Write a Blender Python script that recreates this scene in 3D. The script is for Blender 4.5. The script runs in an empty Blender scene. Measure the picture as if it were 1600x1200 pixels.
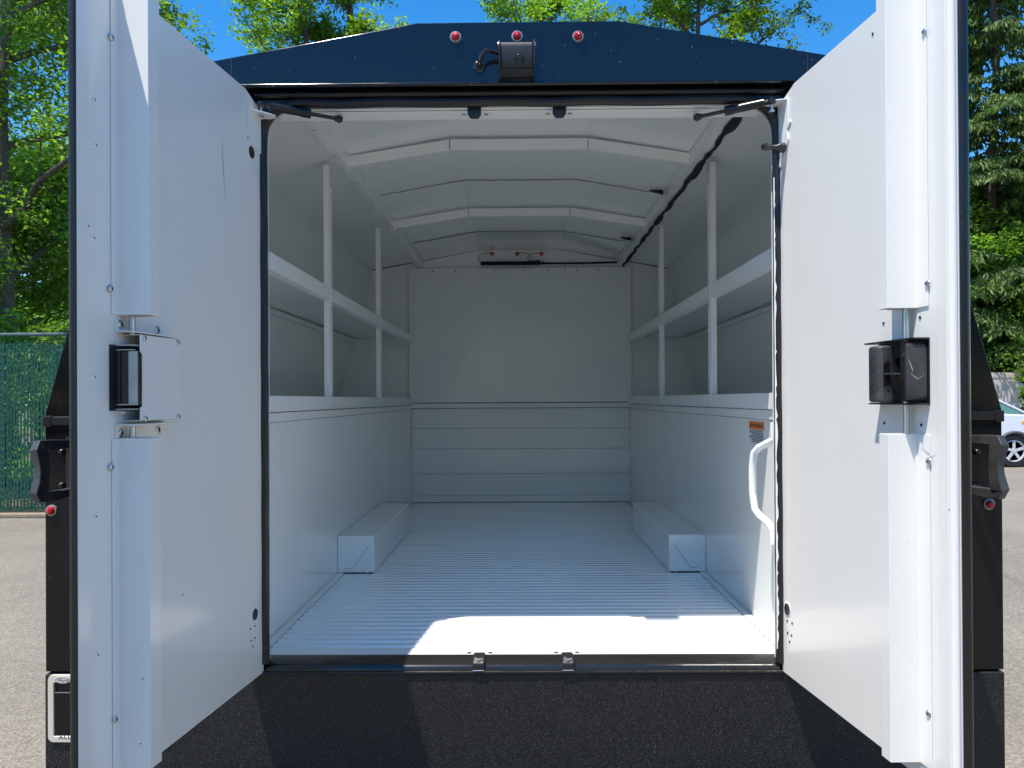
import bpy, math, random
import numpy as np
from mathutils import Vector, Matrix
R = math.radians
random.seed(7)
scene = bpy.context.scene
# ------------------------------------------------------------------ camera
H = 1.45                      # eye height above the asphalt
CAM = Vector((0.0, -1.92, H))
cam_data = bpy.data.cameras.new('camera')
cam = bpy.data.objects.new('camera', cam_data)
scene.collection.objects.link(cam)
FPX = 1200.0
cam_data.sensor_width = 36.0
cam_data.lens = 36.0 * FPX / 1600.0
PPX, PPY = 801.5, 619.0
cam_data.shift_x = -(PPX - 800) / 1600.0
cam_data.shift_y = (PPY - 600) / 1600.0
CR = (Matrix.Rotation(R(0.55), 4, 'Z') @ Matrix.Rotation(R(90.25), 4, 'X') @ Matrix.Rotation(R(-0.33), 4, 'Z'))
cam.matrix_world = Matrix.Translation(CAM) @ CR
cam_data.clip_start = 0.05
cam_data.clip_end = 2000
scene.camera = cam
# ------------------------------------------------------------------ light
SUNV = Vector((-0.285, -0.30, 1.0)).normalized()      # towards the sun
SUN_EL = math.asin(SUNV.z)
world = bpy.data.worlds.new('World'); scene.world = world
world.use_nodes = True
wn = world.node_tree
for n in list(wn.nodes): wn.nodes.remove(n)
sky = wn.nodes.new('ShaderNodeTexSky'); sky.sky_type = 'NISHITA'
sky.sun_disc = False
sky.sun_elevation = SUN_EL
sky.sun_rotation = math.atan2(SUNV.x, SUNV.y)
sky.altitude = 0; sky.air_density = 1.0; sky.dust_density = 0.0; sky.ozone_density = 2.5
bg = wn.nodes.new('ShaderNodeBackground'); bg.inputs['Strength'].default_value = 0.125
wo = wn.nodes.new('ShaderNodeOutputWorld')
hs = wn.nodes.new('ShaderNodeHueSaturation'); hs.inputs['Saturation'].default_value = 1.4
wn.links.new(sky.outputs[0], hs.inputs['Color']); wn.links.new(hs.outputs[0], bg.inputs[0]); wn.links.new(bg.outputs[0], wo.inputs[0])
sd = bpy.data.lights.new('sun', 'SUN'); sd.energy = 3.7; sd.angle = R(0.5); sd.color = (1.0, 0.93, 0.83)
sun = bpy.data.objects.new('sun', sd); scene.collection.objects.link(sun)
sun.rotation_euler = (-SUNV).to_track_quat('-Z', 'Y').to_euler()
scene.view_settings.view_transform = 'Standard'
scene.view_settings.look = 'None'
scene.view_settings.gamma = 1.0
scene.view_settings.use_curve_mapping = False
scene.view_settings.exposure = 0.93
scene.render.engine = 'CYCLES'
scene.cycles.max_bounces = 12
scene.cycles.diffuse_bounces = 9
scene.cycles.glossy_bounces = 5
scene.cycles.transparent_max_bounces = 12

# ------------------------------------------------------------------ picture measurement -> true position on real planes
def ray(u, v):
    d = Vector(((u - PPX) / FPX, -(v - PPY) / FPX, -1.0))
    return (CR.to_3x3() @ d).normalized()
def pY(u, v, Y):
    d = ray(u, v); t = (Y - CAM.y) / d.y
    return CAM + d * t
def pX(u, v, X):
    d = ray(u, v); t = (X - CAM.x) / d.x
    return CAM + d * t
def pZ(u, v, Z):
    d = ray(u, v); t = (Z - CAM.z) / d.z
    return CAM + d * t
DOORS = {}
def set_door(side, hx, dx):
    d = Vector((dx, -math.sqrt(1 - dx * dx), 0))
    n = Vector((-d.y, d.x, 0)) if side == 'L' else Vector((d.y, -d.x, 0))
    DOORS[side] = (Vector((hx, 0, H)), d, n)
def D3(side, s, p, z):
    o, d, n = DOORS[side]
    return o + d * s + n * p + Vector((0, 0, z))
def dpix(side, u, v, p=0.0):
    o, d, n = DOORS[side]
    r = ray(u, v); o2 = o + n * p
    t = (o2 - CAM).dot(n) / r.dot(n)
    q = CAM + r * t
    return (q - o2).dot(d), q.z - H

# ------------------------------------------------------------------ mesh helper
C = scene.collection
class MB:
    def __init__(s): s.v = []; s.f = []
    def add(s, vs, fs):
        b = len(s.v); s.v += [tuple(x) for x in vs]; s.f += [tuple(b + i for i in f) for f in fs]; return s
    def box(s, x0, x1, y0, y1, z0, z1):
        vs = [(x, y, z) for z in (z0, z1) for y in (y0, y1) for x in (x0, x1)]
        return s.add(vs, [(0, 2, 3, 1), (4, 5, 7, 6), (0, 1, 5, 4), (2, 6, 7, 3), (0, 4, 6, 2), (1, 3, 7, 5)])
    def frame_box(s, o, a, b, c):            # origin + three edge vectors
        o, a, b, c = map(Vector, (o, a, b, c))
        vs = [o, o + a, o + b, o + a + b, o + c, o + a + c, o + b + c, o + a + b + c]
        return s.add(vs, [(0, 2, 3, 1), (4, 5, 7, 6), (0, 1, 5, 4), (2, 6, 7, 3), (0, 4, 6, 2), (1, 3, 7, 5)])
    def prism(s, pts, off):                   # 3D polygon extruded by off
        off = Vector(off); n = len(pts); pts = [Vector(p) for p in pts]
        vs = pts + [p + off for p in pts]
        fs = [tuple(range(n))[::-1], tuple(range(n, 2 * n))]
        fs += [(i, (i + 1) % n, n + (i + 1) % n, n + i) for i in range(n)]
        return s.add(vs, fs)
    def tube(s, path, r, n=10, caps=True, sq=None, rot=0):
        path = [Vector(p) for p in path]; m = len(path)
        rr = r if isinstance(r, (list, tuple)) else [r] * m
        t0 = (path[1] - path[0]).normalized()
        ref = Vector((0, 0, 1)) if abs(t0.z) < .9 else Vector((1, 0, 0))
        u = t0.cross(ref).normalized()
        vs = []
        for i, p in enumerate(path):
            if i == 0: t = path[1] - path[0]
            elif i == m - 1: t = path[-1] - path[-2]
            else: t = (path[i + 1] - path[i]).normalized() + (path[i] - path[i - 1]).normalized()
            t.normalize()
            u = (u - t * u.dot(t)).normalized(); w = t.cross(u)
            for k in range(n):
                a = 2 * math.pi * k / n + rot
                ca, sa = math.cos(a), math.sin(a)
                vs.append(p + u * ca * rr[i] * (sq[0] if sq else 1) + w * sa * rr[i] * (sq[1] if sq else 1))
        fs = [(i * n + k, i * n + (k + 1) % n, (i + 1) * n + (k + 1) % n, (i + 1) * n + k) for i in range(m - 1) for k in range(n)]
        if caps: fs += [tuple(range(n))[::-1], tuple(range((m - 1) * n, m * n))]
        return s.add(vs, fs)
    def lathe(s, c, ax, prof, n=20):          # prof: (radius, height along ax)
        c = Vector(c); ax = Vector(ax).normalized()
        ref = Vector((0, 0, 1)) if abs(ax.z) < .9 else Vector((1, 0, 0))
        u = ax.cross(ref).normalized(); w = ax.cross(u); vs = []
        for r_, h in prof:
            for k in range(n):
                a = 2 * math.pi * k / n
                vs.append(c + ax * h + (u * math.cos(a) + w * math.sin(a)) * max(r_, 1e-5))
        m = len(prof)
        fs = [(i * n + k, i * n + (k + 1) % n, (i + 1) * n + (k + 1) % n, (i + 1) * n + k) for i in range(m - 1) for k in range(n)]
        fs += [tuple(range(n))[::-1], tuple(range((m - 1) * n, m * n))]
        return s.add(vs, fs)
    def sheet(s, prof, th, y0, y1):           # (x,z) polyline extruded along y, with thickness th to the left of travel
        n = len(prof); P = [Vector((a, 0, b)) for a, b in prof]; off = []
        for i in range(n):
            ns = []
            for a, b in ((i - 1, i), (i, i + 1)):
                if a >= 0 and b < n:
                    e = (P[b] - P[a]).normalized(); ns.append(Vector((-e.z, 0, e.x)))
            m = sum(ns, Vector()) ; m = m / len(ns); m = m / max(m.length_squared, .2)
            off.append(P[i] + m * th)
        poly = P + off[::-1]
        return s.prism([(p.x, y0, p.z) for p in poly], (0, y1 - y0, 0))
    def build(s, name, mat, parent=None, bevel=0, smooth=35, seg=2):
        me = bpy.data.meshes.new(name); me.from_pydata(s.v, [], s.f)
        if isinstance(mat, (list, tuple)):
            for m_ in mat: me.materials.append(m_)
        else: me.materials.append(mat)
        import bmesh
        bm = bmesh.new(); bm.from_mesh(me); bmesh.ops.recalc_face_normals(bm, faces=bm.faces); bm.to_mesh(me); bm.free()
        o = bpy.data.objects.new(name, me); C.objects.link(o)
        if parent is not None: attach(o, parent)
        if bevel:
            b = o.modifiers.new('bevel', 'BEVEL'); b.width = bevel; b.segments = seg; b.limit_method = 'ANGLE'; b.angle_limit = R(40); b.harden_normals = True
        if smooth:
            me.shade_smooth(); me.set_sharp_from_angle(angle=R(smooth))
        return o
def root_loc(p):
    l = Vector()
    while p is not None: l = l + Vector(p.location); p = p.parent
    return l
def attach(o, parent):
    o.parent = parent
    if parent.type == 'EMPTY': o.matrix_parent_inverse = Matrix.Translation(-Vector(parent.location))
def tag(o, label=None, cat=None, group=None, kind=None):
    if label: o['label'] = label
    if cat: o['category'] = cat
    if group: o['group'] = group
    if kind: o['kind'] = kind
    return o
def empty(name, loc, rz=0):
    o = bpy.data.objects.new(name, None); C.objects.link(o); o.location = loc; o.rotation_euler = (0, 0, rz); return o

# ------------------------------------------------------------------ materials
def mat_base(name):
    m = bpy.data.materials.new(name); m.use_nodes = True
    nt = m.node_tree; b = nt.nodes['Principled BSDF']; return m, nt, b
def nd(nt, t, **kw):
    n = nt.nodes.new(t)
    for k, v in kw.items():
        if k in n.inputs: n.inputs[k].default_value = v
        else: setattr(n, k, v)
    return n
def noise(nt, scale, detail=2, rough=.5, vec=None, stretch=None):
    n = nd(nt, 'ShaderNodeTexNoise'); n.inputs['Scale'].default_value = scale; n.inputs['Detail'].default_value = detail; n.inputs['Roughness'].default_value = rough
    tc = nd(nt, 'ShaderNodeTexCoord')
    if stretch:
        mp = nd(nt, 'ShaderNodeMapping'); mp.inputs['Scale'].default_value = stretch
        nt.links.new(tc.outputs['Object'], mp.inputs[0]); nt.links.new(mp.outputs[0], n.inputs['Vector'])
    else: nt.links.new(tc.outputs['Object'], n.inputs['Vector'])
    return n
def ramp(nt, src, stops):
    r = nd(nt, 'ShaderNodeValToRGB'); el = r.color_ramp.elements
    while len(el) < len(stops): el.new(0.5)
    for e, (p, c) in zip(el, stops): e.position = p; e.color = (*c, 1) if len(c) == 3 else c
    nt.links.new(src, r.inputs[0]); return r
def bump(nt, b, src, strength, dist=.001, prev=None):
    n = nd(nt, 'ShaderNodeBump'); n.inputs['Strength'].default_value = strength; n.inputs['Distance'].default_value = dist
    nt.links.new(src, n.inputs['Height'])
    if prev: nt.links.new(prev.outputs[0], n.inputs['Normal'])
    nt.links.new(n.outputs[0], b.inputs['Normal']); return n
def g(v): return (v, v, v)
def white_paint(name, col, rough=.3, coat=.35, dirt=.5, wav=.25):
    m, nt, b = mat_base(name)
    n1 = noise(nt, 2.2, 6, .6)
    c0 = tuple(c * .985 for c in col)
    r1 = ramp(nt, n1.outputs[0], [(.35, c0), (.65, col)])
    # sparse dust specks and scuffs
    n2 = noise(nt, 260, 1, .4); r2 = ramp(nt, n2.outputs[0], [(.765, g(0)), (.80, g(1))])
    n3 = noise(nt, 5, 2, .5); r3 = ramp(nt, n3.outputs[0], [(.45, g(0)), (.7, g(dirt))])
    mu = nd(nt, 'ShaderNodeMath', operation='MULTIPLY'); nt.links.new(r2.outputs[0], mu.inputs[0]); nt.links.new(r3.outputs[0], mu.inputs[1])
    mx = nd(nt, 'ShaderNodeMix', data_type='RGBA'); nt.links.new(mu.outputs[0], mx.inputs[0]); nt.links.new(r1.outputs[0], mx.inputs[6]); mx.inputs[7].default_value = (.22, .2, .18, 1)
    nt.links.new(mx.outputs[2], b.inputs['Base Color'])
    n4 = noise(nt, 3, 3, .5); rr = ramp(nt, n4.outputs[0], [(.3, g(rough * .95)), (.7, g(rough * 1.06))]); nt.links.new(rr.outputs[0], b.inputs['Roughness'])
    b.inputs['Coat Weight'].default_value = coat; b.inputs['Coat Roughness'].default_value = .08
    w = noise(nt, 3.0, 1, .5); p = bump(nt, b, w.outputs[0], wav, .004)
    o = noise(nt, 330, 2, .5); bump(nt, b, o.outputs[0], .12, .0006, p)
    return m
M = {}
M['door_white'] = white_paint('door white paint', (.81, .79, .745), .30, .45, 1.0, .5)
M['door_white_edge'] = white_paint('door edge paint', (.80, .77, .72), .35, .3)
M['inner_white'] = white_paint('interior white paint', (.885, .91, .895), .17, .5, .6, .45)
M['rail_white'] = white_paint('shelf rail paint', (.87, .89, .88), .35, .3, .2, .1)
M['floor_white'] = white_paint('floor white paint', (.90, .89, .86), .2, .5, .0, .05)
def black_paint(name, base=(.005, .005, .007), rough=.055, flecks=.35, coat=0.0, wav=.25, spec=.34):
    m, nt, b = mat_base(name)
    n = noise(nt, 170, 1, .4, stretch=(1, 1, 1.0)); r = ramp(nt, n.outputs[0], [(.755, g(0)), (.79, g(flecks))])
    mx = nd(nt, 'ShaderNodeMix', data_type='RGBA'); nt.links.new(r.outputs[0], mx.inputs[0]); mx.inputs[6].default_value = (*base, 1); mx.inputs[7].default_value = (.3, .3, .3, 1)
    nt.links.new(mx.outputs[2], b.inputs['Base Color'])
    n4 = noise(nt, 12, 5, .65); rr = ramp(nt, n4.outputs[0], [(.3, g(rough)), (.75, g(rough * 2.6))]); nt.links.new(rr.outputs[0], b.inputs['Roughness'])
    b.inputs['Specular IOR Level'].default_value = spec
    w = noise(nt, 4.0, 1, .5); bump(nt, b, w.outputs[0], wav, .01)
    return m
M['black_paint'] = black_paint('black body paint')
M['black_trim'] = black_paint('black glossy trim', (.010, .009, .008), .16, .1, spec=.5)
M['black_cap'] = black_paint('black roof cap paint', (.004, .005, .009), .07, .8, spec=.6)
def liner():
    m, nt, b = mat_base('sprayed black texture')
    v = nd(nt, 'ShaderNodeTexVoronoi'); v.inputs['Scale'].default_value = 420
    tc = nd(nt, 'ShaderNodeTexCoord'); nt.links.new(tc.outputs['Object'], v.inputs['Vector'])
    n = noise(nt, 800, 2, .7)
    n2 = noise(nt, 850, 1, .5); r = ramp(nt, n2.outputs[0], [(.66, (.006, .006, .007)), (.72, (.22, .22, .23))])
    nt.links.new(r.outputs[0], b.inputs['Base Color'])
    b.inputs['Roughness'].default_value = .42; b.inputs['Specular IOR Level'].default_value = .4
    p = bump(nt, b, v.outputs['Distance'], .7, .0012); bump(nt, b, n.outputs[0], .8, .0008, p)
    return m
M['liner'] = liner()
def simple(name, col, rough=.5, metal=0, coat=0, bumps=None, var=.15):
    m, nt, b = mat_base(name)
    n = noise(nt, 30, 4, .6); r = ramp(nt, n.outputs[0], [(.3, tuple(c * (1 - var) for c in col)), (.7, tuple(min(1, c * (1 + var)) for c in col))])
    nt.links.new(r.outputs[0], b.inputs['Base Color'])
    b.inputs['Roughness'].default_value = rough; b.inputs['Metallic'].default_value = metal; b.inputs['Coat Weight'].default_value = coat
    if bumps: nn = noise(nt, bumps[0], 3, .6); bump(nt, b, nn.outputs[0], bumps[1], bumps[2])
    return m
M['rubber'] = simple('black rubber', (.012, .012, .013), .42, bumps=(120, .3, .002))
M['rubber_gloss'] = simple('smooth black rubber', (.012, .011, .011), .18, coat=.4)
M['plastic'] = simple('black plastic', (.018, .018, .020), .42, bumps=(500, .3, .001))
M['handle_plastic'] = simple('worn black plastic handle', (.045, .045, .047), .5, bumps=(260, .5, .0015), var=.35)
M['steel'] = simple('galvanised steel', (.55, .56, .57), .32, 1.0)
M['zinc'] = simple('dull zinc strip', (.50, .51, .47), .5, .25)
M['dark'] = simple('dark opening', (.012, .013, .017), .7)
M['sill'] = simple('sill moulding', (.014, .013, .012), .16, coat=.35)
M['bezel'] = simple('lamp bezel', (.35, .35, .35), .35, .6)
M['white_metal'] = simple('white coated bracket', (.78, .79, .78), .4, var=.04)
M['caulk'] = simple('grey sealant', (.30, .31, .31), .6)
M['foam'] = simple('black foam and tape', (.01, .01, .011), .75, bumps=(90, .8, .006))
M['orange'] = simple('orange print', (.75, .22, .03), .5, var=.05)
M['label_white'] = simple('label paper', (.62, .66, .70), .4, var=.03)
M['ink'] = simple('black ink', (.02, .02, .025), .5)
M['frame_white'] = simple('cream plastic frame', (.62, .57, .49), .35, var=.03)
M['frame_ink'] = simple('grey badge print', (.25, .24, .22), .5)
M['badge'] = simple('pale badge plastic', (.60, .57, .52), .35, var=.03)
M['seam'] = simple('seam shadow gap', (.10, .11, .12), .6)
def red_lens():
    m, nt, b = mat_base('red lens'); b.inputs['Base Color'].default_value = (.55, .008, .012, 1); b.inputs['Roughness'].default_value = .12
    b.inputs['Coat Weight'].default_value = .2
    v = nd(nt, 'ShaderNodeTexVoronoi'); v.inputs['Scale'].default_value = 260; tc = nd(nt, 'ShaderNodeTexCoord'); nt.links.new(tc.outputs['Object'], v.inputs['Vector'])
    r = ramp(nt, v.outputs['Distance'], [(.1, (.8, .008, .012)), (.5, (.42, .002, .004))]); nt.links.new(r.outputs[0], b.inputs['Base Color'])
    bump(nt, b, v.outputs['Distance'], .5, .003); return m
M['red_lens'] = red_lens()
M['bulb_orange'] = simple('orange bulb cap', (.65, .13, .06), .35)
def asphalt():
    m, nt, b = mat_base('aged asphalt')
    v = nd(nt, 'ShaderNodeTexVoronoi'); v.inputs['Scale'].default_value = 85
    tc = nd(nt, 'ShaderNodeTexCoord'); nt.links.new(tc.outputs['Object'], v.inputs['Vector'])
    r = ramp(nt, v.outputs['Color'], [(.1, (.195, .170, .135)), (.5, (.252, .220, .176)), (.9, (.335, .295, .235))])
    n = noise(nt, .6, 5, .6); r2 = ramp(nt, n.outputs[0], [(.3, g(.72)), (.7, g(1.04))])
    n3 = noise(nt, 120, 3, .7); r3 = ramp(nt, n3.outputs[0], [(.32, g(.68)), (.5, g(1.0)), (.72, g(1.18))])
    mx = nd(nt, 'ShaderNodeMix', data_type='RGBA', blend_type='MULTIPLY'); mx.inputs[0].default_value = 1
    nt.links.new(r.outputs[0], mx.inputs[6]); nt.links.new(r2.outputs[0], mx.inputs[7])
    m2 = nd(nt, 'ShaderNodeMix', data_type='RGBA', blend_type='MULTIPLY'); m2.inputs[0].default_value = 1
    nt.links.new(mx.outputs[2], m2.inputs[6]); nt.links.new(r3.outputs[0], m2.inputs[7])
    # cracks
    vc = nd(nt, 'ShaderNodeTexVoronoi', feature='DISTANCE_TO_EDGE'); vc.inputs['Scale'].default_value = .35
    nw = noise(nt, 1.5, 4, .6); mp = nd(nt, 'ShaderNodeMix', data_type='VECTOR'); mp.inputs[0].default_value = .25
    nt.links.new(tc.outputs['Object'], mp.inputs[4]); nt.links.new(nw.outputs['Color'], mp.inputs[5]); nt.links.new(mp.outputs[1], vc.inputs['Vector'])
    rc = ramp(nt, vc.outputs['Distance'], [(.0, g(.8)), (.005, g(1))])
    m3 = nd(nt, 'ShaderNodeMix', data_type='RGBA', blend_type='MULTIPLY'); m3.inputs[0].default_value = 1
    nt.links.new(m2.outputs[2], m3.inputs[6]); nt.links.new(rc.outputs[0], m3.inputs[7])
    nt.links.new(m3.outputs[2], b.inputs['Base Color']); b.inputs['Roughness'].default_value = .85
    bump(nt, b, v.outputs['Distance'], .6, .006); return m
M['asphalt'] = asphalt()
M['dirt'] = simple('leaf litter soil', (.16, .12, .08), .95, bumps=(20, 1, .03), var=.5)
M['kerb'] = simple('pale kerb', (.28, .22, .16), .85, bumps=(80, .5, .01), var=.25)
def leaf_mat(name, c1, c2, c3, trans=.52, rough=.45):
    m = bpy.data.materials.new(name); m.use_nodes = True; nt = m.node_tree; b = nt.nodes['Principled BSDF']
    ge = nd(nt, 'ShaderNodeNewGeometry'); r = ramp(nt, ge.outputs['Random Per Island'], [(0, c1), (.55, c2), (1, c3)])
    tc = nd(nt, 'ShaderNodeTexCoord')
    n = nd(nt, 'ShaderNodeTexNoise'); n.inputs['Scale'].default_value = .55; n.inputs['Detail'].default_value = 3; nt.links.new(tc.outputs['Object'], n.inputs['Vector'])
    r2 = ramp(nt, n.outputs[0], [(.35, g(.72)), (.65, g(1.25))])
    mx = nd(nt, 'ShaderNodeMix', data_type='RGBA', blend_type='MULTIPLY'); mx.inputs[0].default_value = 1
    nt.links.new(r.outputs[0], mx.inputs[6]); nt.links.new(r2.outputs[0], mx.inputs[7])
    nt.links.new(mx.outputs[2], b.inputs['Base Color']); b.inputs['Roughness'].default_value = rough; b.inputs['Specular IOR Level'].default_value = .35
    tr = nd(nt, 'ShaderNodeBsdfTranslucent')
    hs = nd(nt, 'ShaderNodeHueSaturation'); hs.inputs['Saturation'].default_value = 1.15; hs.inputs['Value'].default_value = 1.6
    nt.links.new(mx.outputs[2], hs.inputs['Color']); nt.links.new(hs.outputs[0], tr.inputs[0])
    ms = nd(nt, 'ShaderNodeMixShader'); ms.inputs[0].default_value = trans
    out = nt.nodes['Material Output']; nt.links.new(b.outputs[0], ms.inputs[1]); nt.links.new(tr.outputs[0], ms.inputs[2]); nt.links.new(ms.outputs[0], out.inputs[0])
    return m
M['leaf_mid'] = leaf_mat('mid green leaves', (.055, .11, .015), (.11, .20, .025), (.21, .32, .05))
M['leaf_light'] = leaf_mat('light green leaves', (.10, .19, .03), (.17, .30, .05), (.27, .41, .09))
M['leaf_dark'] = leaf_mat('dark green leaves', (.035, .075, .015), (.075, .14, .02), (.13, .22, .035))
M['needle'] = leaf_mat('conifer sprays', (.045, .085, .02), (.085, .15, .03), (.15, .23, .045), .25)
def bark():
    m, nt, b = mat_base('bark'); n = noise(nt, 9, 6, .7, stretch=(3, 3, .5)); r = ramp(nt, n.outputs[0], [(.3, (.045, .036, .028)), (.7, (.15, .125, .10))])
    nt.links.new(r.outputs[0], b.inputs['Base Color']); b.inputs['Roughness'].default_value = .9; bump(nt, b, n.outputs[0], .9, .03); return m
M['bark'] = bark()

# ------------------------------------------------------------------ the ground
def struct(o): tag(o, kind='structure'); return o
m = MB(); m.add([(-250, -250, 0), (250, -250, 0), (250, 250, 0), (-250, 250, 0)], [(0, 1, 2, 3)])
struct(m.build('ground', M['asphalt'], smooth=0))
m = MB()
xs = np.linspace(-60, 60, 121)
top = [(x, 7.55 + .12 * math.sin(x * 1.7) + .08 * math.sin(x * 4.1)) for x in xs]
vs = [(x, y, .004) for x, y in top] + [(x, 60, .004) for x, y in top]
n = len(top); m.add(vs, [(i, i + 1, n + i + 1, n + i) for i in range(n - 1) if top[i][0] < 4.6])
struct(m.build('verge', M['dirt'], smooth=0))

# ================================================================== THE TRUCK
truck = empty('service_truck', (0, 2.2, 0))
tag(truck, 'black enclosed service truck seen from behind with both rear doors open on its white interior', 'truck')
T = truck
def z(r): return H + r
ZF = -.651                     # cargo floor, relative to the eye
YB = 2.96                      # front wall of the cargo space
def roofz(x, flat, top, sl=.178): return top - max(0, abs(x) - flat) * sl
XW, ZK = 1.196, -.03           # widest half width and where the side starts to lean in
XE = .965
ZE = roofz(XE, .25, .93)
rear_out = [(-XW, -1.08), (-XW, ZK), (-XE, ZE), (-.25, .93), (.25, .93), (XE, ZE), (XW, ZK), (XW, -1.08)]
OX, OT, OB = .648, .752, -.676
def ring(outer, inner, y0, y1):
    """closed frame between two polygons with equal vertex counts in the x-z plane"""
    mb = MB(); n = len(outer)
    a = [(x, y0, z(w)) for x, w in outer]; b = [(x, y0, z(w)) for x, w in inner]
    c = [(x, y1, z(w)) for x, w in outer]; d = [(x, y1, z(w)) for x, w in inner]
    fs = []
    for i in range(n):
        j = (i + 1) % n
        fs += [(i, j, n + j, n + i), (2 * n + i, 3 * n + i, 3 * n + j, 2 * n + j), (i, 2 * n + i, 2 * n + j, j), (n + i, n + j, 3 * n + j, 3 * n + i)]
    return mb.add(a + b + c + d, fs)
# rear frame: gloss black face around the doorway
rr = .07
outer = [(-XW, OB), (-XW, ZK), (-XE, ZE), (-.60, ZE + .065), (-.25, .925), (.25, .925), (.60, ZE + .065), (XE, ZE), (XW, ZK), (XW, OB)]
inner = [(-OX, OB), (-OX, ZK), (-OX, OT - rr), (-OX + rr * .3, OT - rr * .3), (-OX + rr, OT), (OX - rr, OT), (OX - rr * .3, OT - rr * .3), (OX, OT - rr), (OX, ZK), (OX, OB)]
m = ring(outer, inner, 0.0, .018); m.build('rear_frame', M['black_paint'], T, bevel=.002)
# lower textured rear panel
m = MB(); m.box(-XW, XW, -.004, .02, z(-1.08), z(-.682)); m.build('lower_rear_panel', M['liner'], T, bevel=.004)
# header cap overhanging the doorway
cap = [(-.72, .772), (.72, .772), (XE + .005, .79), (XE + .005, ZE + .004), (.25, .934), (-.25, .934), (-XE - .005, ZE + .004), (-XE - .005, .79)]
m = MB()
capb = [(-XE - .005, .779), (XE + .005, .779), (XE + .005, ZE + .003), (.25, .932), (-.25, .932), (-XE - .005, ZE + .003)]
m.prism([(x, -.030, z(w)) for x, w in capb], (0, .0285, 0)); m.build('roof_cap', M['black_cap'], T, bevel=.004, seg=3)
m = MB(); m.tube([(-.80, -.0335, z(.7775)), (.80, -.0335, z(.7775))], .0052, 14); m.build('cap_lip', M['black_cap'], T)
for sx in (-1, 1):
    m = MB(); m.box(sx * .709 - .0012, sx * .709 + .0012, -.0312, -.0295, z(.785), z(.85)); m.build('cap_seam', M['dark'], T)
# narrow ledges under the cap
m = MB(); m.tube([(-.66, -.004, z(.7655)), (.66, -.004, z(.7655))], .009, 12); m.build('drip_rail', M['black_trim'], T)
# roof skin, sides, front of the box
m = MB(); m.sheet([(-XE, ZE + .042), (-.25, .974), (.25, .974), (XE, ZE + .042)], -.009, .10, YB + .05)
m.v = [(a, b, c + H) for a, b, c in m.v]
m.add([(-XE, 0.0, z(ZE)), (-.25, 0, z(.93)), (.25, 0, z(.93)), (XE, 0, z(ZE)), (-XE, .10, z(ZE + .041)), (-.25, .10, z(.973)), (.25, .10, z(.973)), (XE, .10, z(ZE + .041))], [(0, 1, 5, 4), (1, 2, 6, 5), (2, 3, 7, 6)])
m.build('roof', M['black_paint'], T, smooth=20)
for sx in (-1, 1):
    m = MB()
    pr = [(sx * XW, -1.08), (sx * XW, ZK), (sx * XE, ZE + .040)]
    m.sheet(pr, -.012 * -sx if sx > 0 else -.012, .019, YB + .05)
    m.v = [(a, b, c + H) for a, b, c in m.v]
    m.build('side_panel', M['black_paint'], T, smooth=20)
    m = MB(); m.prism([(sx * (XW - .02), -.007, z(-.034)), (sx * (XW + .003), -.007, z(-.034)), (sx * (XW + .003), -.007, z(-.062)), (sx * (XW - .02), -.007, z(-.062))], (0, YB + .04, 0))
    m.box(min(sx * .70, sx * (XW - .02)), max(sx * .70, sx * (XW - .02)), -.007, -.001, z(-.058), z(-.036))
    m.build('belt_trim', M['black_trim'], T, bevel=.004, seg=3)
m = MB(); m.prism([(x, YB + .05, z(w)) for x, w in [(-XW, -1.08), (-XW, ZK), (-XE, ZE + .040), (-.25, .972), (.25, .972), (XE, ZE + .040), (XW, ZK), (XW, -1.08)]], (0, .02, 0))
m.build('front_panel', M['black_paint'], T)
# -------- floor with cross ribs
m = MB()
prof = [(.045, 0.0), (.098, 0.0)]; y = .098; pitch = .0415
while y < 2.90:
    prof += [(y + .004, -.010), (y + .017, -.010), (y + .021, 0), (y + pitch, 0)]; y += pitch
prof += [(YB, 0)]
vs = [(-.664, a, z(ZF) + b) for a, b in prof] + [(.664, a, z(ZF) + b) for a, b in prof]
n = len(prof); m.add(vs, [(i, i + 1, n + i + 1, n + i) for i in range(n - 1)])
m.build('ribbed_floor', M['floor_white'], T, smooth=0)
for sx in (-1, 1):
    m = MB(); a, b = sorted((sx * .6665, sx * .689)); m.box(a, b, .046, YB, z(ZF) - .012, z(ZF) + .0015); m.build('floor_edge_strip', M['floor_white'], T)
    a, b = sorted((sx * .655, sx * .72)); m = MB(); m.box(a, b, .046, YB, z(ZF) - .03, z(ZF) - .013); m.build('floor_gutter', M['dark'], T)
m = MB(); m.box(-1.18, 1.18, .046, YB, z(ZF) - .06, z(ZF) - .031); m.build('floor_underside', M['dark'], T)
# sill: a rounded glossy nose below the floor edge
pr = [(.0455, 0)]
for k in range(11):
    a = k / 10 * math.pi / 2; pr.append((.044 - .050 * math.sin(a), -.022 * (1 - math.cos(a))))
pr += [(-.006, -.026), (.0455, -.026)]
m = MB(); m.prism([(-OX + .008, a, z(ZF) + b) for a, b in pr], (2 * OX - .016, 0, 0)); m.build('sill', M['sill'], T, smooth=50)
m = MB(); m.tube([(-OX, -.007, z(-.6785)), (OX, -.007, z(-.6785))], .0042, 10); m.build('sill_trim', M['black_trim'], T)
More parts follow.
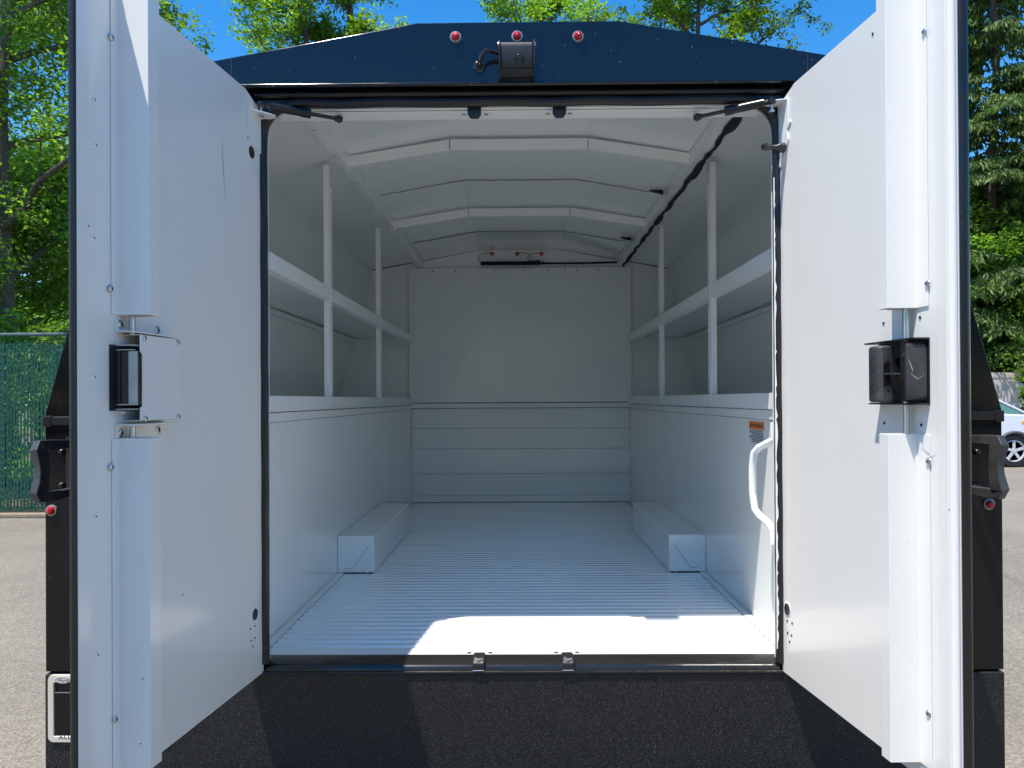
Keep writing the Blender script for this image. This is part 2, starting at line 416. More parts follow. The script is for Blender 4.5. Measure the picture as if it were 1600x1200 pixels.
# -------- inner walls, ceiling
for sx in (-1, 1):
    m = MB(); a, b = sorted((sx * .692, sx * .704)); m.box(a, b, .014, YB, z(ZF) - .01, z(-.062)); m.build('lower_wall', M['inner_white'], T)
    a, b = sorted((sx * .688, sx * .704)); m = MB(); m.box(a, b, .014, YB - .001, z(-.0605), z(-.034)); m.build('wall_top_flange', M['inner_white'], T, bevel=.002)
    m = MB(); m.box(*sorted((sx * .6865, sx * 1.15)), .024, YB - .001, z(-.012), z(-.004)); m.build('lower_shelf', M['inner_white'], T)
    m = MB(); m.sheet([(sx * 1.156, -.003), (sx * 1.154, .012), (sx * .9355, .836)], .006 * sx * -1, .02, YB - .001); m.v = [(a, b, c + H) for a, b, c in m.v]
    m.build('outer_wall_liner', M['inner_white'], T)
m = MB(); m.sheet([(-.943, roofz(.943, .25, .952)), (-.25, .952), (.25, .952), (.943, roofz(.943, .25, .952))], .005, .03, YB - .001); m.v = [(a, b, c + H) for a, b, c in m.v]
m.build('ceiling', M['inner_white'], T, smooth=0)
front = [(-1.17, -.01), (-1.17, .02), (-.953, .822), (-.25, .951), (.25, .951), (.953, .822), (1.17, .02), (1.17, -.01)]
m = MB(); m.prism([(x, YB, z(w)) for x, w in front], (0, .02, 0)); m.build('front_wall', M['inner_white'], T, smooth=0)
# bulkhead door panel and planks below
m = MB(); m.box(-.704, .704, YB - .035, YB - .001, z(-.018), z(.834)); m.build('bulkhead_panel', M['inner_white'], T, bevel=.004)
m = MB(); m.box(-.70, .70, YB - .045, YB - .002, z(-.052), z(-.022)); m.build('bulkhead_ledge', M['rail_white'], T, bevel=.004)
zz = [-.055, -.182, -.312, -.470, -.608, ZF + .003]
for i in range(5):
    m = MB(); m.box(-.691, .691, YB - .012, YB + .0, z(zz[i + 1] + (.0014 if i < 4 else 0)), z(zz[i])); m.build('bulkhead_board', M['inner_white'], T, bevel=.002)
m = MB(); m.box(-.691, .691, YB + .0005, YB + .02, z(ZF), z(-.02)); m.build('bulkhead_backing', M['seam'], T)
for sx in (-.5, -.37, -.145, -.105, .03, .065, .16, .26, .33, .45):
    m = MB(); m.lathe((sx * 1.1, YB - .036, z(.812 + .01 * ((sx * 10) % 1))), (0, -1, 0), [(.005, 0), (.004, .002), (.001, .003)], 8); m.build('rivet', M['seam'], T)
# wheel boxes
for sx in (-1, 1):
    m = MB(); a, b = sorted((sx * .553, sx * .6915)); y0, y1 = .965, 1.885
    m.box(a, b, y0, y1, z(ZF) + .002, z(-.510)); o = m.build('wheel_box', M['inner_white'], T, bevel=.004)
    m = MB()
    m.box(*sorted((sx * .56, sx * .668)), y0 - .003, y0 - .0005, z(ZF) + .0, z(ZF) + .004); m.build('box_gap', M['dark'], o)
    m = MB(); p = [(.662, .018), (.635, .018), (.572, .105)]
    m.tube([(sx * a, y0 - .0005, z(ZF) + b) for a, b in p], .0009, 6); m.build('box_seam', M['caulk'], o)
    m = MB(); m.tube([(sx * .556, y0 - .001, z(ZF) + .012), (sx * .585, y0 - .003, z(ZF) + .008)], .006, 8); m.build('box_weld', M['floor_white'], o)
# shelf lips, middle shelves, posts
YP = [.84, 1.84]
for sx in (-1, 1):
    segs = [.03, YP[0], YP[1], YB - .001]
    sh = MB(); sh.box(*sorted((sx * .686, sx * 1.085)), .03, YB - .002, z(.392), z(.398)); sh = sh.build('middle_shelf', M['inner_white'], T)
    ls = MB(); ls.box(*sorted((sx * 1.035, sx * 1.05)), .05, YB - .05, z(.365), z(.385)); ls.build('shelf_back_angle', M['rail_white'], sh, bevel=.002)
    for i in range(3):
        a0, a1 = segs[i] + (.006 if i else 0), segs[i + 1] - .002
        for zt, zb, nm in ((.408, .362, 'shelf_lip'), (.014, -.029, 'lower_shelf_lip')):
            m = MB(); m.box(*sorted((sx * .682, sx * .6855)), a0, a1, z(zb), z(zt)); m.box(*sorted((sx * .682, sx * .712)), a0, a1, z(zb) - .0025, z(zb) - .0002)
            m.build(nm, M['rail_white'], T, bevel=.001)
    for yp in YP:
        ztop = roofz(.70, .25, .952) - .022
        for z0, z1 in ((-.006, .366), (.366, ztop)):
            m = MB()
            m.box(*sorted((sx * .688, sx * .706)), yp, yp + .003, z(z0), z(z1)); m.box(*sorted((sx * .6845, sx * .6875)), yp, yp + .04, z(z0), z(z1))
            m.box(*sorted((sx * .688, sx * .700)), yp + .037, yp + .04, z(z0), z(z1))
            po = m.build('shelf_post', M['rail_white'], T, bevel=.0008)
            for zq in ((.33, .02) if z0 < .3 else (ztop - .03, ztop - .07, .39)):
                m = MB(); m.lathe((sx * .6843, yp + .02, z(zq)), (-sx, 0, 0), [(.006, 0), (.005, .003), (.001, .004)], 8); m.build('bolt', M['steel'], po)
# roof bows and long rails
for yp in YP:
    def q(x): return roofz(x, .25, .938, .155)
    for x0, x1 in ((-.632, -.25), (-.248, .248), (.25, .632)):
        m = MB(); a, b = q(x0), q(x1)
        m.prism([(x0, yp, z(a - .039)), (x1, yp, z(b - .039)), (x1, yp, z(b)), (x0, yp, z(a))], (0, .003, 0))
        m.prism([(x0, yp + .003, z(a - .039)), (x1, yp + .003, z(b - .039)), (x1, yp + .003, z(b - .036)), (x0, yp + .003, z(a - .036))], (0, .022, 0))
        m.build('roof_bow', M['inner_white'], T, smooth=0)
        if x0 == -.248:
            for xx in (-.249, .249):
                m = MB(); m.box(xx - .0015, xx + .0015, yp - .001, yp + .001, z(.902), z(.936)); m.build('bow_joint', M['seam'], T)
            m = MB(); m.box(-.62, -.25, yp - .002, yp - .0005, z(.8), z(.801)) if 0 else None
# sealant beads across the ceiling
def bead(yp, x1=.60, amp=.004):
    m = MB(); pts = []
    for k in range(61):
        x = -x1 + 2 * x1 * k / 60; pts.append((x, yp + amp * math.sin(k * 1.9) + .002 * math.sin(k * 5.3), z(roofz(x, .25, .952) - .002)))
    m.tube(pts, .0035, 5); m.build('sealant_bead', M['caulk'], T)
for yp in (YP[0] + .07, 1.40, YP[1] + .07, 2.42): bead(yp)
for sx in (-1, 1):
    for y0, y1 in ((.06, YP[0] - .002), (YP[0] + .03, YP[1] - .002), (YP[1] + .03, YB - .002)):
        m = MB(); a, b = sorted((sx * .612, sx * .642)); m.box(a, b, y0, y1, z(.838), z(.841)); m.box(*sorted((sx * .612, sx * .615)), y0, y1, z(.841), z(.882))
        m.build('roof_rail', M['inner_white'], T, bevel=.0008)
        for k in range(3):
            yy = y0 + (y1 - y0) * (k + .5) / 3
            m = MB(); m.lathe((sx * .634, yy, z(.838)), (0, 0, -1), [(.004, 0), (.002, .002)], 8); m.build('rivet', M['seam'], T)
# rear header inside
hd = MB(); hd.prism([(x, .020, z(w)) for x, w in [(-.635, .70), (-.60, .7375), (.60, .7375), (.635, .70), (.72, .70), (.72, .87), (-.72, .87), (-.72, .70)]], (0, .012, 0))
hd.box(-.62, .62, .0325, .090, z(.7345), z(.7375)); hd.box(-.62, .62, .088, .091, z(.738), z(.88))
hd.build('door_header', M['rail_white'], T, bevel=.002)
for sx in (-1, 1):      # inner jamb flanges with rounded upper corner
    pts = [(.636, ZF), (.636, .66)]
    for k in range(7):
        a = k / 6 * math.pi / 2; pts.append((.636 - .075 * (1 - math.cos(a)), .662 + .075 * math.sin(a)))
    m = MB(); pts = [(sx * a, b) for a, b in pts]
    outp = [(sx * .70, .737), (sx * .70, ZF)]
    m.prism([(a, .0195, z(b)) for a, b in pts + outp], (0, .003, 0)); m.build('door_jamb', M['rail_white'], T, smooth=0)
    m = MB(); m.prism([(sx * .70, .0195, z(-.65)), (sx * 1.165, .0195, z(-.65)), (sx * 1.165, .0195, z(-.02)), (sx * .945, .0195, z(.80)), (sx * .70, .0195, z(.86))], (0, .003, 0)); m.build('rear_liner', M['inner_white'], T)
# door seal, a slightly wavy rubber bulb round the doorway
path = []
def seal_pts():
    P = [(-.643, ZF - .005 + i * (.66 - ZF) / 30) for i in range(31)]
    P += [(-.643 + .085 * (1 - math.cos(a)), .66 + .085 * math.sin(a)) for a in [k / 7 * math.pi / 2 for k in range(1, 8)]]
    P += [(-.553 + i * 1.106 / 30, .745) for i in range(1, 30)]
    P += [(-x, w) for x, w in P[37::-1]]
    return P
SP = seal_pts()
m = MB(); m.tube([(x + .0005 * math.sin(i * 2.1), -.002 + .001 * math.sin(i * 1.3), z(w + (.0014 * math.sin(i * .9) if abs(x) < .55 else 0))) for i, (x, w) in enumerate(SP)], .0115, 10)
m.build('door_seal', M['rubber'], T)
m = MB(); random.seed(3)   # torn white edge of the seal on the right
zc = -.62; tz = []
while zc < .55:
    tz.append((zc, random.choice((.0003, .0006, .001, .002, .003, .0045)) * (1 if zc < .35 else .5))); zc += random.uniform(.006, .022)
vs = [(.6305, -.0122, z(a)) for a, w in tz] + [(.6322 + w, -.0132, z(a)) for a, w in tz]; n = len(tz)
m.add(vs, [(i, i + 1, n + i + 1, n + i) for i in range(n - 1)])
m.build('torn_seal_edge', M['white_metal'], T, smooth=0)
# strikers
for xs_, up in ((-.112, 1), (.103, 1), (-.108, 0), (.115, 0)):
    m = MB()
    if up:
        zt, zb = .745, .712; y0 = .012
        pts = [(xs_ - .017, zt), (xs_ + .017, zt), (xs_ + .017, zb + .010), (xs_ + .010, zb), (xs_ - .010, zb), (xs_ - .017, zb + .010)]
        m.prism([(a, y0, z(b)) for a, b in pts], (0, .014, 0)); st = m.build('striker', M['plastic'], T, bevel=.002)
        m = MB(); m.lathe((xs_, .008, z(.748)), (0, 0, 1), [(.008, 0), (.006, .01)], 10); m.build('striker_stud', M['plastic'], st)
        sc = [(xs_ - .029, .05, z(.7344)), (xs_ + .029, .05, z(.7344))]; ax = (0, 0, -1)
    else:
        m.prism([(xs_ - .015, -.012, z(ZF - .022)), (xs_ - .015, -.014, z(ZF - .004)), (xs_ - .015, -.002, z(ZF + .006)), (xs_ - .015, .04, z(ZF + .007)), (xs_ - .015, .055, z(ZF + .0005)), (xs_ - .015, .03, z(ZF - .020))], (.030, 0, 0))
        st = m.build('striker', M['plastic'], T, bevel=.004, seg=3)
        m = MB(); m.tube([(xs_ - .008, .0, z(ZF + .006)), (xs_ - .002, -.010, z(ZF + .002)), (xs_ + .009, -.004, z(ZF + .005))], .003, 6)
        m.tube([(xs_ - .014, -.0135, z(ZF - .021)), (xs_ + .014, -.0135, z(ZF - .021))], .0015, 6); m.build('striker_plate', M['bezel'], st)
        sc = [(xs_ - .027, .055, z(ZF)), (xs_ + .027, .055, z(ZF))]; ax = (0, 0, 1)
    for c in sc:
        m = MB(); m.lathe(c, ax, [(.0062, 0), (.0055, .002), (.002, .003)], 12); m.build('screw', M['steel'], st)

# -------- DOORS
set_door('L', -.645, -.1155)
set_door('R', .6465, .1125)
WD = {'L': .676, 'R': .624}
def dp(mb, side, pts, p0, p1):                # prism of (s,z) outline between offsets p0..p1
    o, d, n = DOORS[side]
    mb.prism([D3(side, s_, p0, w) for s_, w in pts], n * (p1 - p0)); return mb
def screw_on(side, u, v, p, par, r=.0055, mat='steel'):
    s_, w = dpix(side, u, v, p); o, d, n = DOORS[side]
    mb = MB(); mb.lathe(D3(side, s_, p, w), n, [(r * 1.1, 0), (r, .0015), (r * .4, .0032)], 12)
    sc = mb.build('screw', M[mat], par)
    mb = MB(); c = D3(side, s_, p + .0031, w)
    mb.frame_box(c - d * r * .45 - Vector((0, 0, r * .13)), d * r * .9, Vector((0, 0, r * .26)), n * .0004)
    mb.frame_box(c - d * r * .13 - Vector((0, 0, r * .45)), d * r * .26, Vector((0, 0, r * .9)), n * .0005)
    mb.v += []; mb.f += []
    oo = mb.build('screw_slot', M['dark'], par)
def hole_on(side, u, v, p, par, r, name='hole', mat='dark', ring_=False):
    s_, w = dpix(side, u, v, p); o, d, n = DOORS[side]
    mb = MB(); mb.lathe(D3(side, s_, p + .0002, w), n, [(r, 0), (r * .96, .0012), (r * .5, .0016)], 20)
    mb.build(name, M[mat], par)
    if ring_:
        mb = MB(); mb.lathe(D3(side, s_, p + .0001, w), n, [(r * 1.3, 0), (r * 1.2, .0009)], 20); mb.build('hole_rim', M['white_metal'], par)
for side in 'LR':
    o, d, n = DOORS[side]; W = WD[side]; up = Vector((0, 0, 1))
    B, TP = -.678, .750
    out = [(.002, B), (W, B), (W, TP), (.088, TP), (.032, TP - .016), (.002, TP - .036)]
    door = dp(MB(), side, out, -.003, 0).build('rear_door', M['door_white'], T, bevel=.0012)
    if side == 'L':
        prof = [(.002, -.0035), (W - .002, -.0035), (W - .001, -.010), (W - .05, -.036), (.02, -.036)]
    else:
        prof = [(.002, -.0035), (W, -.0035), (W + .001, -.034), (.02, -.036)]
    mb = MB(); mb.prism([D3(side, a, b, B + .002) for a, b in prof], (0, 0, TP - B - .004)); mb.build('outer_skin', M['black_paint'], door, bevel=.002)
    if side == 'L':
        mb = MB(); mb.tube([D3(side, W + .0005, -.0075, B), D3(side, W + .0005, -.0075, TP)], .0062, 10); mb.build('edge_trim', M['rubber'], door)
    else:
        mb = MB(); mb.frame_box(D3(side, W - .02, -.004, B), d * .027, n * .006, up * (TP - B)); mb.build('edge_return', M['door_white_edge'], door, bevel=.0015)
        mb = MB(); mb.tube([D3(side, W + .0075, -.009, B), D3(side, W + .0075, -.009, TP)], .0068, 12)
        mb.tube([D3(side, W + .008, -.0165, B), D3(side, W + .008, -.0165, TP)], .0035, 8); mb.build('edge_bead', M['door_white_edge'], door)
        mb = MB(); mb.tube([D3(side, W + .0045, -.0275, B), D3(side, W + .0045, -.0275, TP)], .0115, 14); mb.build('edge_trim', M['black_trim'], door)
    # rod cover channels
    if side == 'L': s0, s1, s2, pr, fl = .532, .574, .592, .057, .0
    else: s0, s1, s2, pr, fl = .515, .551, .582, .055, 0
    uv_b = dpix(side, 180 if side == 'L' else 1437, 491.5 if side == 'L' else 481)[1]
    uv_t = dpix(side, 180 if side == 'L' else 1437, 685 if side == 'L' else 678)[1]
    for z0, z1 in ((uv_b, TP - .005), (B + .03, uv_t)):
        cs = [(s2, .0005), (s2, .0025), (s1, .0030), (s1 - .005, pr), (s0 + .003, pr), (s0, .0006), (s0 + .0025, .0006), (s0 + .005, pr - .0025), (s1 - .0072, pr - .0025), (s1 - .0025, .0006)]
        mb = MB(); mb.prism([D3(side, a, b, z0) for a, b in cs], (0, 0, z1 - z0))
        ch = mb.build('rod_cover', M['door_white'], door, bevel=.0008)
    # lock rod
    sr = s0 + .024
    for za, zb2 in (((-.085, -.045), (.118, .165)) if side == 'L' else ((-.085, .165),)):
        mb = MB(); mb.tube([D3(side, sr, .016, za), D3(side, sr, .016, zb2)], .0055, 12); mb.build('lock_rod', M['steel'], door)
    # hinge-side drill holes and rubber stops
    if side == 'L':
        for (a, b) in ((398, 978), (391, 983), (398, 997), (392, 1001), (395, 1010), (393, 187), (390, 197), (397, 201), (387, 215), (394, 221)): hole_on(side, a, b, 0, door, .0022)
        for (a, b) in ((146, 156), (148, 227), (145, 372), (136, 353), (146, 589), (148, 807), (151, 1023)): screw_on(side, a, b, 0, door, .0042, 'white_metal')
        for (a, b) in ((174, 58), (173, 451), (174, 730), (180, 1124)): screw_on(side, a, b, .0028, door, .006)
        hole_on(side, 392.5, 238, 0, door, .0155, 'door_grommet', 'rubber', True); hole_on(side, 398, 960, 0, door, .0145, 'door_grommet', 'rubber', True)
        for (a, b) in ((285, 929), (222, 1061), (219, 1162)): hole_on(side, a, b, 0 if a > 260 else pr, door, .0013, 'paint_chip')
        sct = [dpix(side, 347 + [0, .3, 1.5, 3, 6][k], 213 + [0, 22, 45, 70, 102][k]) for k in range(5)]
        ww = [.0002, .0005, .0011, .0007, .0002]
        mb = MB(); vs = [D3(side, a - w_, .0006, b) for (a, b), w_ in zip(sct, ww)] + [D3(side, a + w_, .0006, b) for (a, b), w_ in zip(sct, ww)]
        mb.add(vs, [(i, i + 1, 5 + i + 1, 5 + i) for i in range(4)]); mb.build('scratch', M['caulk'], door, smooth=0)
    else:
        for (a, b) in ((1230.5, 970), (1238, 974), (1231, 989), (1237, 993), (1234, 1003), (1364, 53), (1381, 505), (1438, 496), (1382, 661), (1440, 664)): hole_on(side, a, b, 0, door, .0028)
        for (a, b) in ((1473, 146), (1477, 361), (1479, 579), (1482, 796), (1481, 1011)): hole_on(side, a, b, 0, door, .0035)
        hole_on(side, 1230.5, 952, 0, door, .0150, 'door_grommet', 'rubber', True)
        hole_on(side, 1437, 1150, 0, door, .003, 'paint_chip')
        for (a, b, c) in ((1444, 50, .006), (1449, 443, .006), (1451, 721, .006), (1451, 1115, .006)): screw_on(side, a, b, .003, door, c)
    DOORS[side + 'obj'] = door
# left latch assembly
sL = 'L'; door = DOORS['Lobj']; o, d, n = DOORS['L']; up = Vector((0, 0, 1))
def rect(side, u0, v0, u1, v1, p=0.0):
    s0, za = dpix(side, u0, v0, p); s1, zb = dpix(side, u1, v1, p)
    s0b, zc = dpix(side, u0, v1, p); s1b, zd = dpix(side, u1, v0, p)
    return [(s0, (za + 0)), (s0, zc), (s1, zb), (s1, zd)]
# cut-out behind the latch
s_a, z_a = dpix('L', 170, 538); s_b, z_b = dpix('L', 170, 642)
dp(MB(), 'L', [(s_a, z_a), (s_a, z_b), (s_a - .10, z_b), (s_a - .10, z_a)], .0004, .0016).build('latch_cutout', M['dark'], door)
# raised cover plate with folded feet
P = .034
s1_, zt_ = dpix('L', 219, 522, P); s2_, _ = dpix('L', 284, 530, P); _, zb_ = dpix('L', 219, 658, P)
plate = dp(MB(), 'L', [(s1_, zt_), (s1_, zt_ - .034), (s1_ - .006, zt_ - .034), (s1_ - .006, zb_ + .025), (s1_, zb_ + .025), (s1_, zb_), (s2_, zb_), (s2_, zt_)], P - .002, P)
plate.frame_box(D3('L', s1_, 0, zt_ - .002), d * (s2_ - s1_), n * P, up * .002)
plate.frame_box(D3('L', s1_, 0, zb_), d * (s2_ - s1_), n * P, up * .002)
plate.frame_box(D3('L', s2_, 0, zb_), d * .002, n * P, up * (zt_ - zb_))
plate = plate.build('latch_cover_plate', M['door_white'], door, bevel=.001)
for a, b in ((225.5, 528.5), (277.5, 535.5), (227, 654), (278.5, 651.5)): screw_on('L', a, b, P, door, .0052)
# folded brackets above and below
for (v0, v1, sg) in ((499, 519, 1), (663, 684, -1)):
    so, zo = dpix('L', 179, v0); si, zi = dpix('L', 179, v1); s3 = s_a - .16
    dp(MB(), 'L', [(so, zo), (so, zi), (s3, zi), (s3, zo)], .0005, .003).build('latch_foot', M['door_white'], door, bevel=.001)
    zl = zi if sg > 0 else zo
    mb = MB(); mb.prism([D3('L', so, .003, zl), D3('L', so, .030, zl), D3('L', so - .006, P, zl), D3('L', s3, P, zl), D3('L', s3, .003, zl)], up * (.0025 * sg)); mb.build('latch_bracket', M['door_white'], door, bevel=.0008)
for a, b in ((188, 507), (245.5, 516), (188.5, 676.5), (246.5, 672)): screw_on('L', a, b, .003, door, .0075)
# latch body: dark case with a pale strip and steel hinge bars
def at_door(side, u, v, p): s_, w = dpix(side, u, v, p); return D3(side, s_, p, w)
PL = .012
s4, z4 = dpix('L', 187, 546, PL); s5, z5 = dpix('L', 187, 635, PL)
dp(MB(), 'L', [(s4, z4), (s4, z5), (s4 - .055, z5), (s4 - .055, z4)], .0018, PL).build('latch_case', M['plastic'], door, bevel=.002)
s6, z6 = dpix('L', 203, 549, .028); s7, z7 = dpix('L', 203, 633, .028)
dp(MB(), 'L', [(s6 + .004, z6), (s6 + .004, z7), (s6 - .004, z7), (s6 - .004, z6)], .0125, .0465).build('latch_paddle', M['rubber_gloss'], door, bevel=.002)
mb = MB(); mb.frame_box(D3('L', s6 + .0045, .0290, z7), d * .0015, n * .0165, up * (z6 - z7)); mb.build('latch_strip', M['zinc'], door, bevel=.0005)
for zz_, k in ((z4 + .006, 1), (z5 - .006, -1)):
    mb = MB(); mb.frame_box(D3('L', s4 + .002, .004, zz_), -d * .012, n * .040, up * .0022); mb.frame_box(D3('L', s4 + .002, .0042, zz_ - .008 * k), -d * .006, n * .036, up * .0022)
    mb.lathe(D3('L', s4 - .002, .016, zz_ + .004 * k), (0, 0, k), [(.005, 0), (.004, .003)], 10); mb.build('latch_hinge_bar', M['steel'], door, bevel=.0005)
# right latch assembly
door = DOORS['Robj']; o, d, n = DOORS['R']
sA, zA = dpix('R', 1453, 527); sB, zB = dpix('R', 1453, 632.5); sC, zC = dpix('R', 1375, 538)
mb = dp(MB(), 'R', [(sA, zA), (sA, zB), (sC, zB), (sC, zA)], .0004, .002)
mb.frame_box(D3('R', sC, .002, zA - .003), d * (sA - sC), n * .03, up * .003); mb.frame_box(D3('R', sC, .002, zB), d * (sA - sC), n * .022, up * .003)
mb.build('latch_backplate', M['rubber'], door)
# rounded handle (nearest the door edge) and pull (towards the doorway)
def rounded(side, c_s, c_z, w, h, p0, p1, r, name, mat, par, bev):
    pts = []
    for (sx, sz, a0) in ((1, 1, 0), (-1, 1, 90), (-1, -1, 180), (1, -1, 270)):
        for k in range(6):
            a = R(a0 + 90 * k / 5); pts.append((c_s + sx * (w / 2 - r) + r * math.cos(a), c_z + sz * (h / 2 - r) + r * math.sin(a)))
    o_ = dp(MB(), side, pts, p0, p1).build(name, M[mat], par, bevel=bev, seg=4); return o_
pf = .043
sD, zD = dpix('R', 1407, 541, pf); sE, zE = dpix('R', 1450, 628, pf - .02)
sE = sA - .004; zE = zB + .006; zD = zA - .007
rounded('R', (sD + sE) / 2, (zD + zE) / 2, abs(sE - sD), abs(zD - zE), .003, pf, .011, 'latch_handle', 'handle_plastic', door, .010)
# inner paddle reaching further into the opening
p1 = .060
c0 = at_door('R', 1353, 543, p1); c1 = at_door('R', 1353, 628, p1)
sF, zF_ = dpix('R', 1353.5, 542, p1); sG, zG = dpix('R', 1353.5, 629, p1)
for nm in ('latch_paddle',):
    mb = MB()
    sq = [(sF, p1 - .006), (sF + .008, p1), (sF + .034, p1), (sF + .040, p1 - .008), (sF + .040, p1 - .022), (sF + .030, p1 - .038), (sF, p1 - .038)]
    mb.prism([D3('R', a, b, zG) for a, b in sq], (0, 0, zF_ - zG)); pad = mb.build(nm, M['handle_plastic'], door, bevel=.006, seg=3)
zc_r = (zF_ + zG) / 2
mb = MB(); mb.frame_box(D3('R', sF + .012, .002, zc_r - .030), d * .020, n * .024, up * .060); mb.build('paddle_hinge', M['rubber'], door, bevel=.002)
def on_face(p_, z0_, dp_, dz_, name, mat, th=.0012, s_=None):
    s_ = sF + .040 if s_ is None else s_
    mb = MB(); mb.frame_box(D3('R', s_, p_, z0_), n * dp_, up * dz_, d * th); return mb.build(name, M[mat], door, bevel=.0006)
on_face(p1 - .021, zc_r - .021, .013, .042, 'paddle_recess', 'rubber_gloss', .0010)
on_face(.014, zc_r - .0012, p1 - .024, .0026, 'pull_lever', 'steel', .004, sF + .041)
for k in range(12):
    mb = MB(); mb.frame_box(D3('R', sF + .010 + (k % 2) * .006, p1, zG + .014 + k * .0062), d * .005, up * .0022, n * .0011); mb.build('paddle_rib', M['plastic'], door)
for k in (-1, 1):
    mb = MB(); mb.lathe(D3('R', sF + .0395, p1 - .017, zc_r + k * .0255), d, [(.0038, 0), (.0034, .0018)], 12); mb.build('paddle_hole', M['dark'], door)
a, b = dpix('R', 1411, 556, pf); mb = MB(); mb.lathe(D3('R', a, pf - .003, b), n, [(.0045, 0), (.004, .0042)], 12); mb.build('handle_hole', M['dark'], door)
mb = MB(); pts = [at_door('R', u_, v_, pf + .0008) for u_, v_ in ((1420, 562), (1426, 578), (1424, 585), (1434, 592), (1446, 584))]
mb.tube(pts, [.0002, .0006, .0003, .0006, .0002], 5); mb.build('scuff_mark', M['caulk'], door)
for zc_ in (.065, .0, .045, .012):
    mb = MB(); mb.frame_box(D3('R', s0 + .018 + (zc_ * .07), .012, zc_ - .004), d * .011, n * .010, up * (.016 + zc_ * .1)); mb.build('rod_clip', M['steel'], door, bevel=.001)

# gas struts with brackets
for side, sx in (('L', -1), ('R', 1)):
    if side == 'L': pts = ((408, 164), (484, 176.5), (530, 186))
    else: pts = ((1206, 158), (1134, 172.5), (1089, 183))
    A = pY(*pts[0], -.045); Cc = pY(*pts[2], .028); Bm = A + (Cc - A) * ((pts[1][0] - pts[0][0]) / (pts[2][0] - pts[0][0]))
    A2 = A + (Cc - A) * .10
    mb = MB(); mb.tube([A2, Bm], .0105, 14); st = mb.build('gas_strut', M['black_trim'], T, smooth=50)
    mb = MB(); mb.tube([Bm - (Bm - A) * .18, Bm + (Bm - A) * .004], .0118, 14); mb.build('strut_collar', M['black_trim'], st)
    mb = MB(); mb.tube([Bm, Cc], .0048, 10); mb.build('strut_rod', M['rubber_gloss'], st)
    mb = MB(); mb.tube([Cc - (Cc - A) * .06, Cc], .0075, 10); mb.lathe(Cc, (0, 0, 1), [(.004, -.009), (.0085, -.005), (.0095, 0), (.0085, .005), (.004, .009)], 12); mb.build('strut_socket', M['plastic'], st)
    mb = MB(); mb.lathe(Cc + Vector((0, .004, .004)), (0, 1, .5), [(.003, 0), (.003, .014), (.007, .015), (.007, .019)], 10); mb.build('ball_stud', M['steel'], st)
    mb = MB(); mb.tube([A, A2], .0065, 10); mb.lathe(A, (0, 0, 1), [(.004, -.009), (.009, -.005), (.0105, 0), (.009, .006), (.003, .010)], 14); mb.build('strut_socket', M['rubber_gloss'], st)
    mb = MB(); mb.lathe(A - Vector((0, 0, .028)), (0, 0, 1), [(.007, 0), (.007, .005), (.003, .006), (.003, .02)], 10); mb.build('ball_stud', M['steel'], st)
    # bracket on the door
    door = DOORS[side + 'obj']; o, d, n = DOORS[side]
    zt = dpix(side, 385 if sx < 0 else 1222, 168 if sx < 0 else 162)[1]
    if side == 'L':
        ol = [(.012, zt), (.085, zt), (.080, zt - .05), (.045, zt - .085), (.012, zt - .09)]
    else:
        ol = [(.006, zt), (.060, zt), (.062, zt - .012), (.062, zt - .055), (.075, zt - .062), (.055, zt - .075), (.062, zt - .10), (.030, zt - .155), (.006, zt - .155)]
    mb = dp(MB(), side, ol, .0005, .0035)
    a0 = D3(side, .014, 0, zt); 
    tab = [D3(side, .008, .003, zt), D3(side, .008 if 1 else 0, .030, zt), D3(side, .014, .044, zt), D3(side, .030, .048, zt), D3(side, .046, .036, zt), D3(side, .085 if sx < 0 else .06, .003, zt)]
    mb.prism(tab, (0, 0, -.003)); mb.build('strut_bracket', M['white_metal'], door, bevel=.001)
# rubber stop arm on the right door
mb = MB(); c = at_door('R', 1224, 231, .006); e = at_door('R', 1196, 229, .006) 
e = pY(1197, 229.5, -.06)
mb.tube([c, c.lerp(e, .35), c.lerp(e, .5), e], [.0125, .011, .0065, .0065], 12); mb.lathe(e, (e - c), [(.0065, -.004), (.0085, 0), (.0085, .006), (.006, .010)], 12); mb.build('rubber_stop', M['rubber_gloss'], DOORS['Robj'])

# -------- interior grab bar, warning label
gx = .655
gp = [pX(1205, 690, .690) , pX(1180, 703, .655), pX(1176, 735, .645), pX(1177, 780, .645), pX(1182, 803, .655), pX(1206, 828, .690)]
p0 = pY(1206, 690, .05); p5 = pY(1207, 828, .05)
bar = [pY(1211, 686, .045), pY(1204, 690, .06), pY(1186, 699, .10), pY(1178, 708, .115), pY(1175.5, 730, .12), pY(1176, 770, .12), pY(1179, 795, .115), pY(1187, 806, .10), pY(1201, 818, .06), pY(1208, 828, .045), pY(1209, 850, .045)]
mb = MB(); mb.tube([pY(1209, 660, .045)] + bar, .0095, 12); mb.build('grab_bar', M['rail_white'], T, smooth=60)
lb = [pX(u_, v_, .6905) for u_, v_ in ((1170.5, 658), (1194, 659.5), (1194, 695), (1170.5, 692))]
def on_wall(u_, v_, X=.6905): return pX(u_, v_, X)
ya, yb = lb[0].y, lb[1].y; zt, zb = lb[0].z, lb[3].z
yn, yf = min(ya, yb), max(ya, yb)
mb = MB(); mb.box(.6905, .6918, yn, yf, zb, zt); lab = mb.build('warning_label', M['label_white'], T)
tag(lab, 'orange and white warning sticker on the right wall')
mb = MB(); mb.box(.6900, .6904, yn, yf, zt - (zt - zb) * .34, zt); mb.build('label_header', M['orange'], lab)
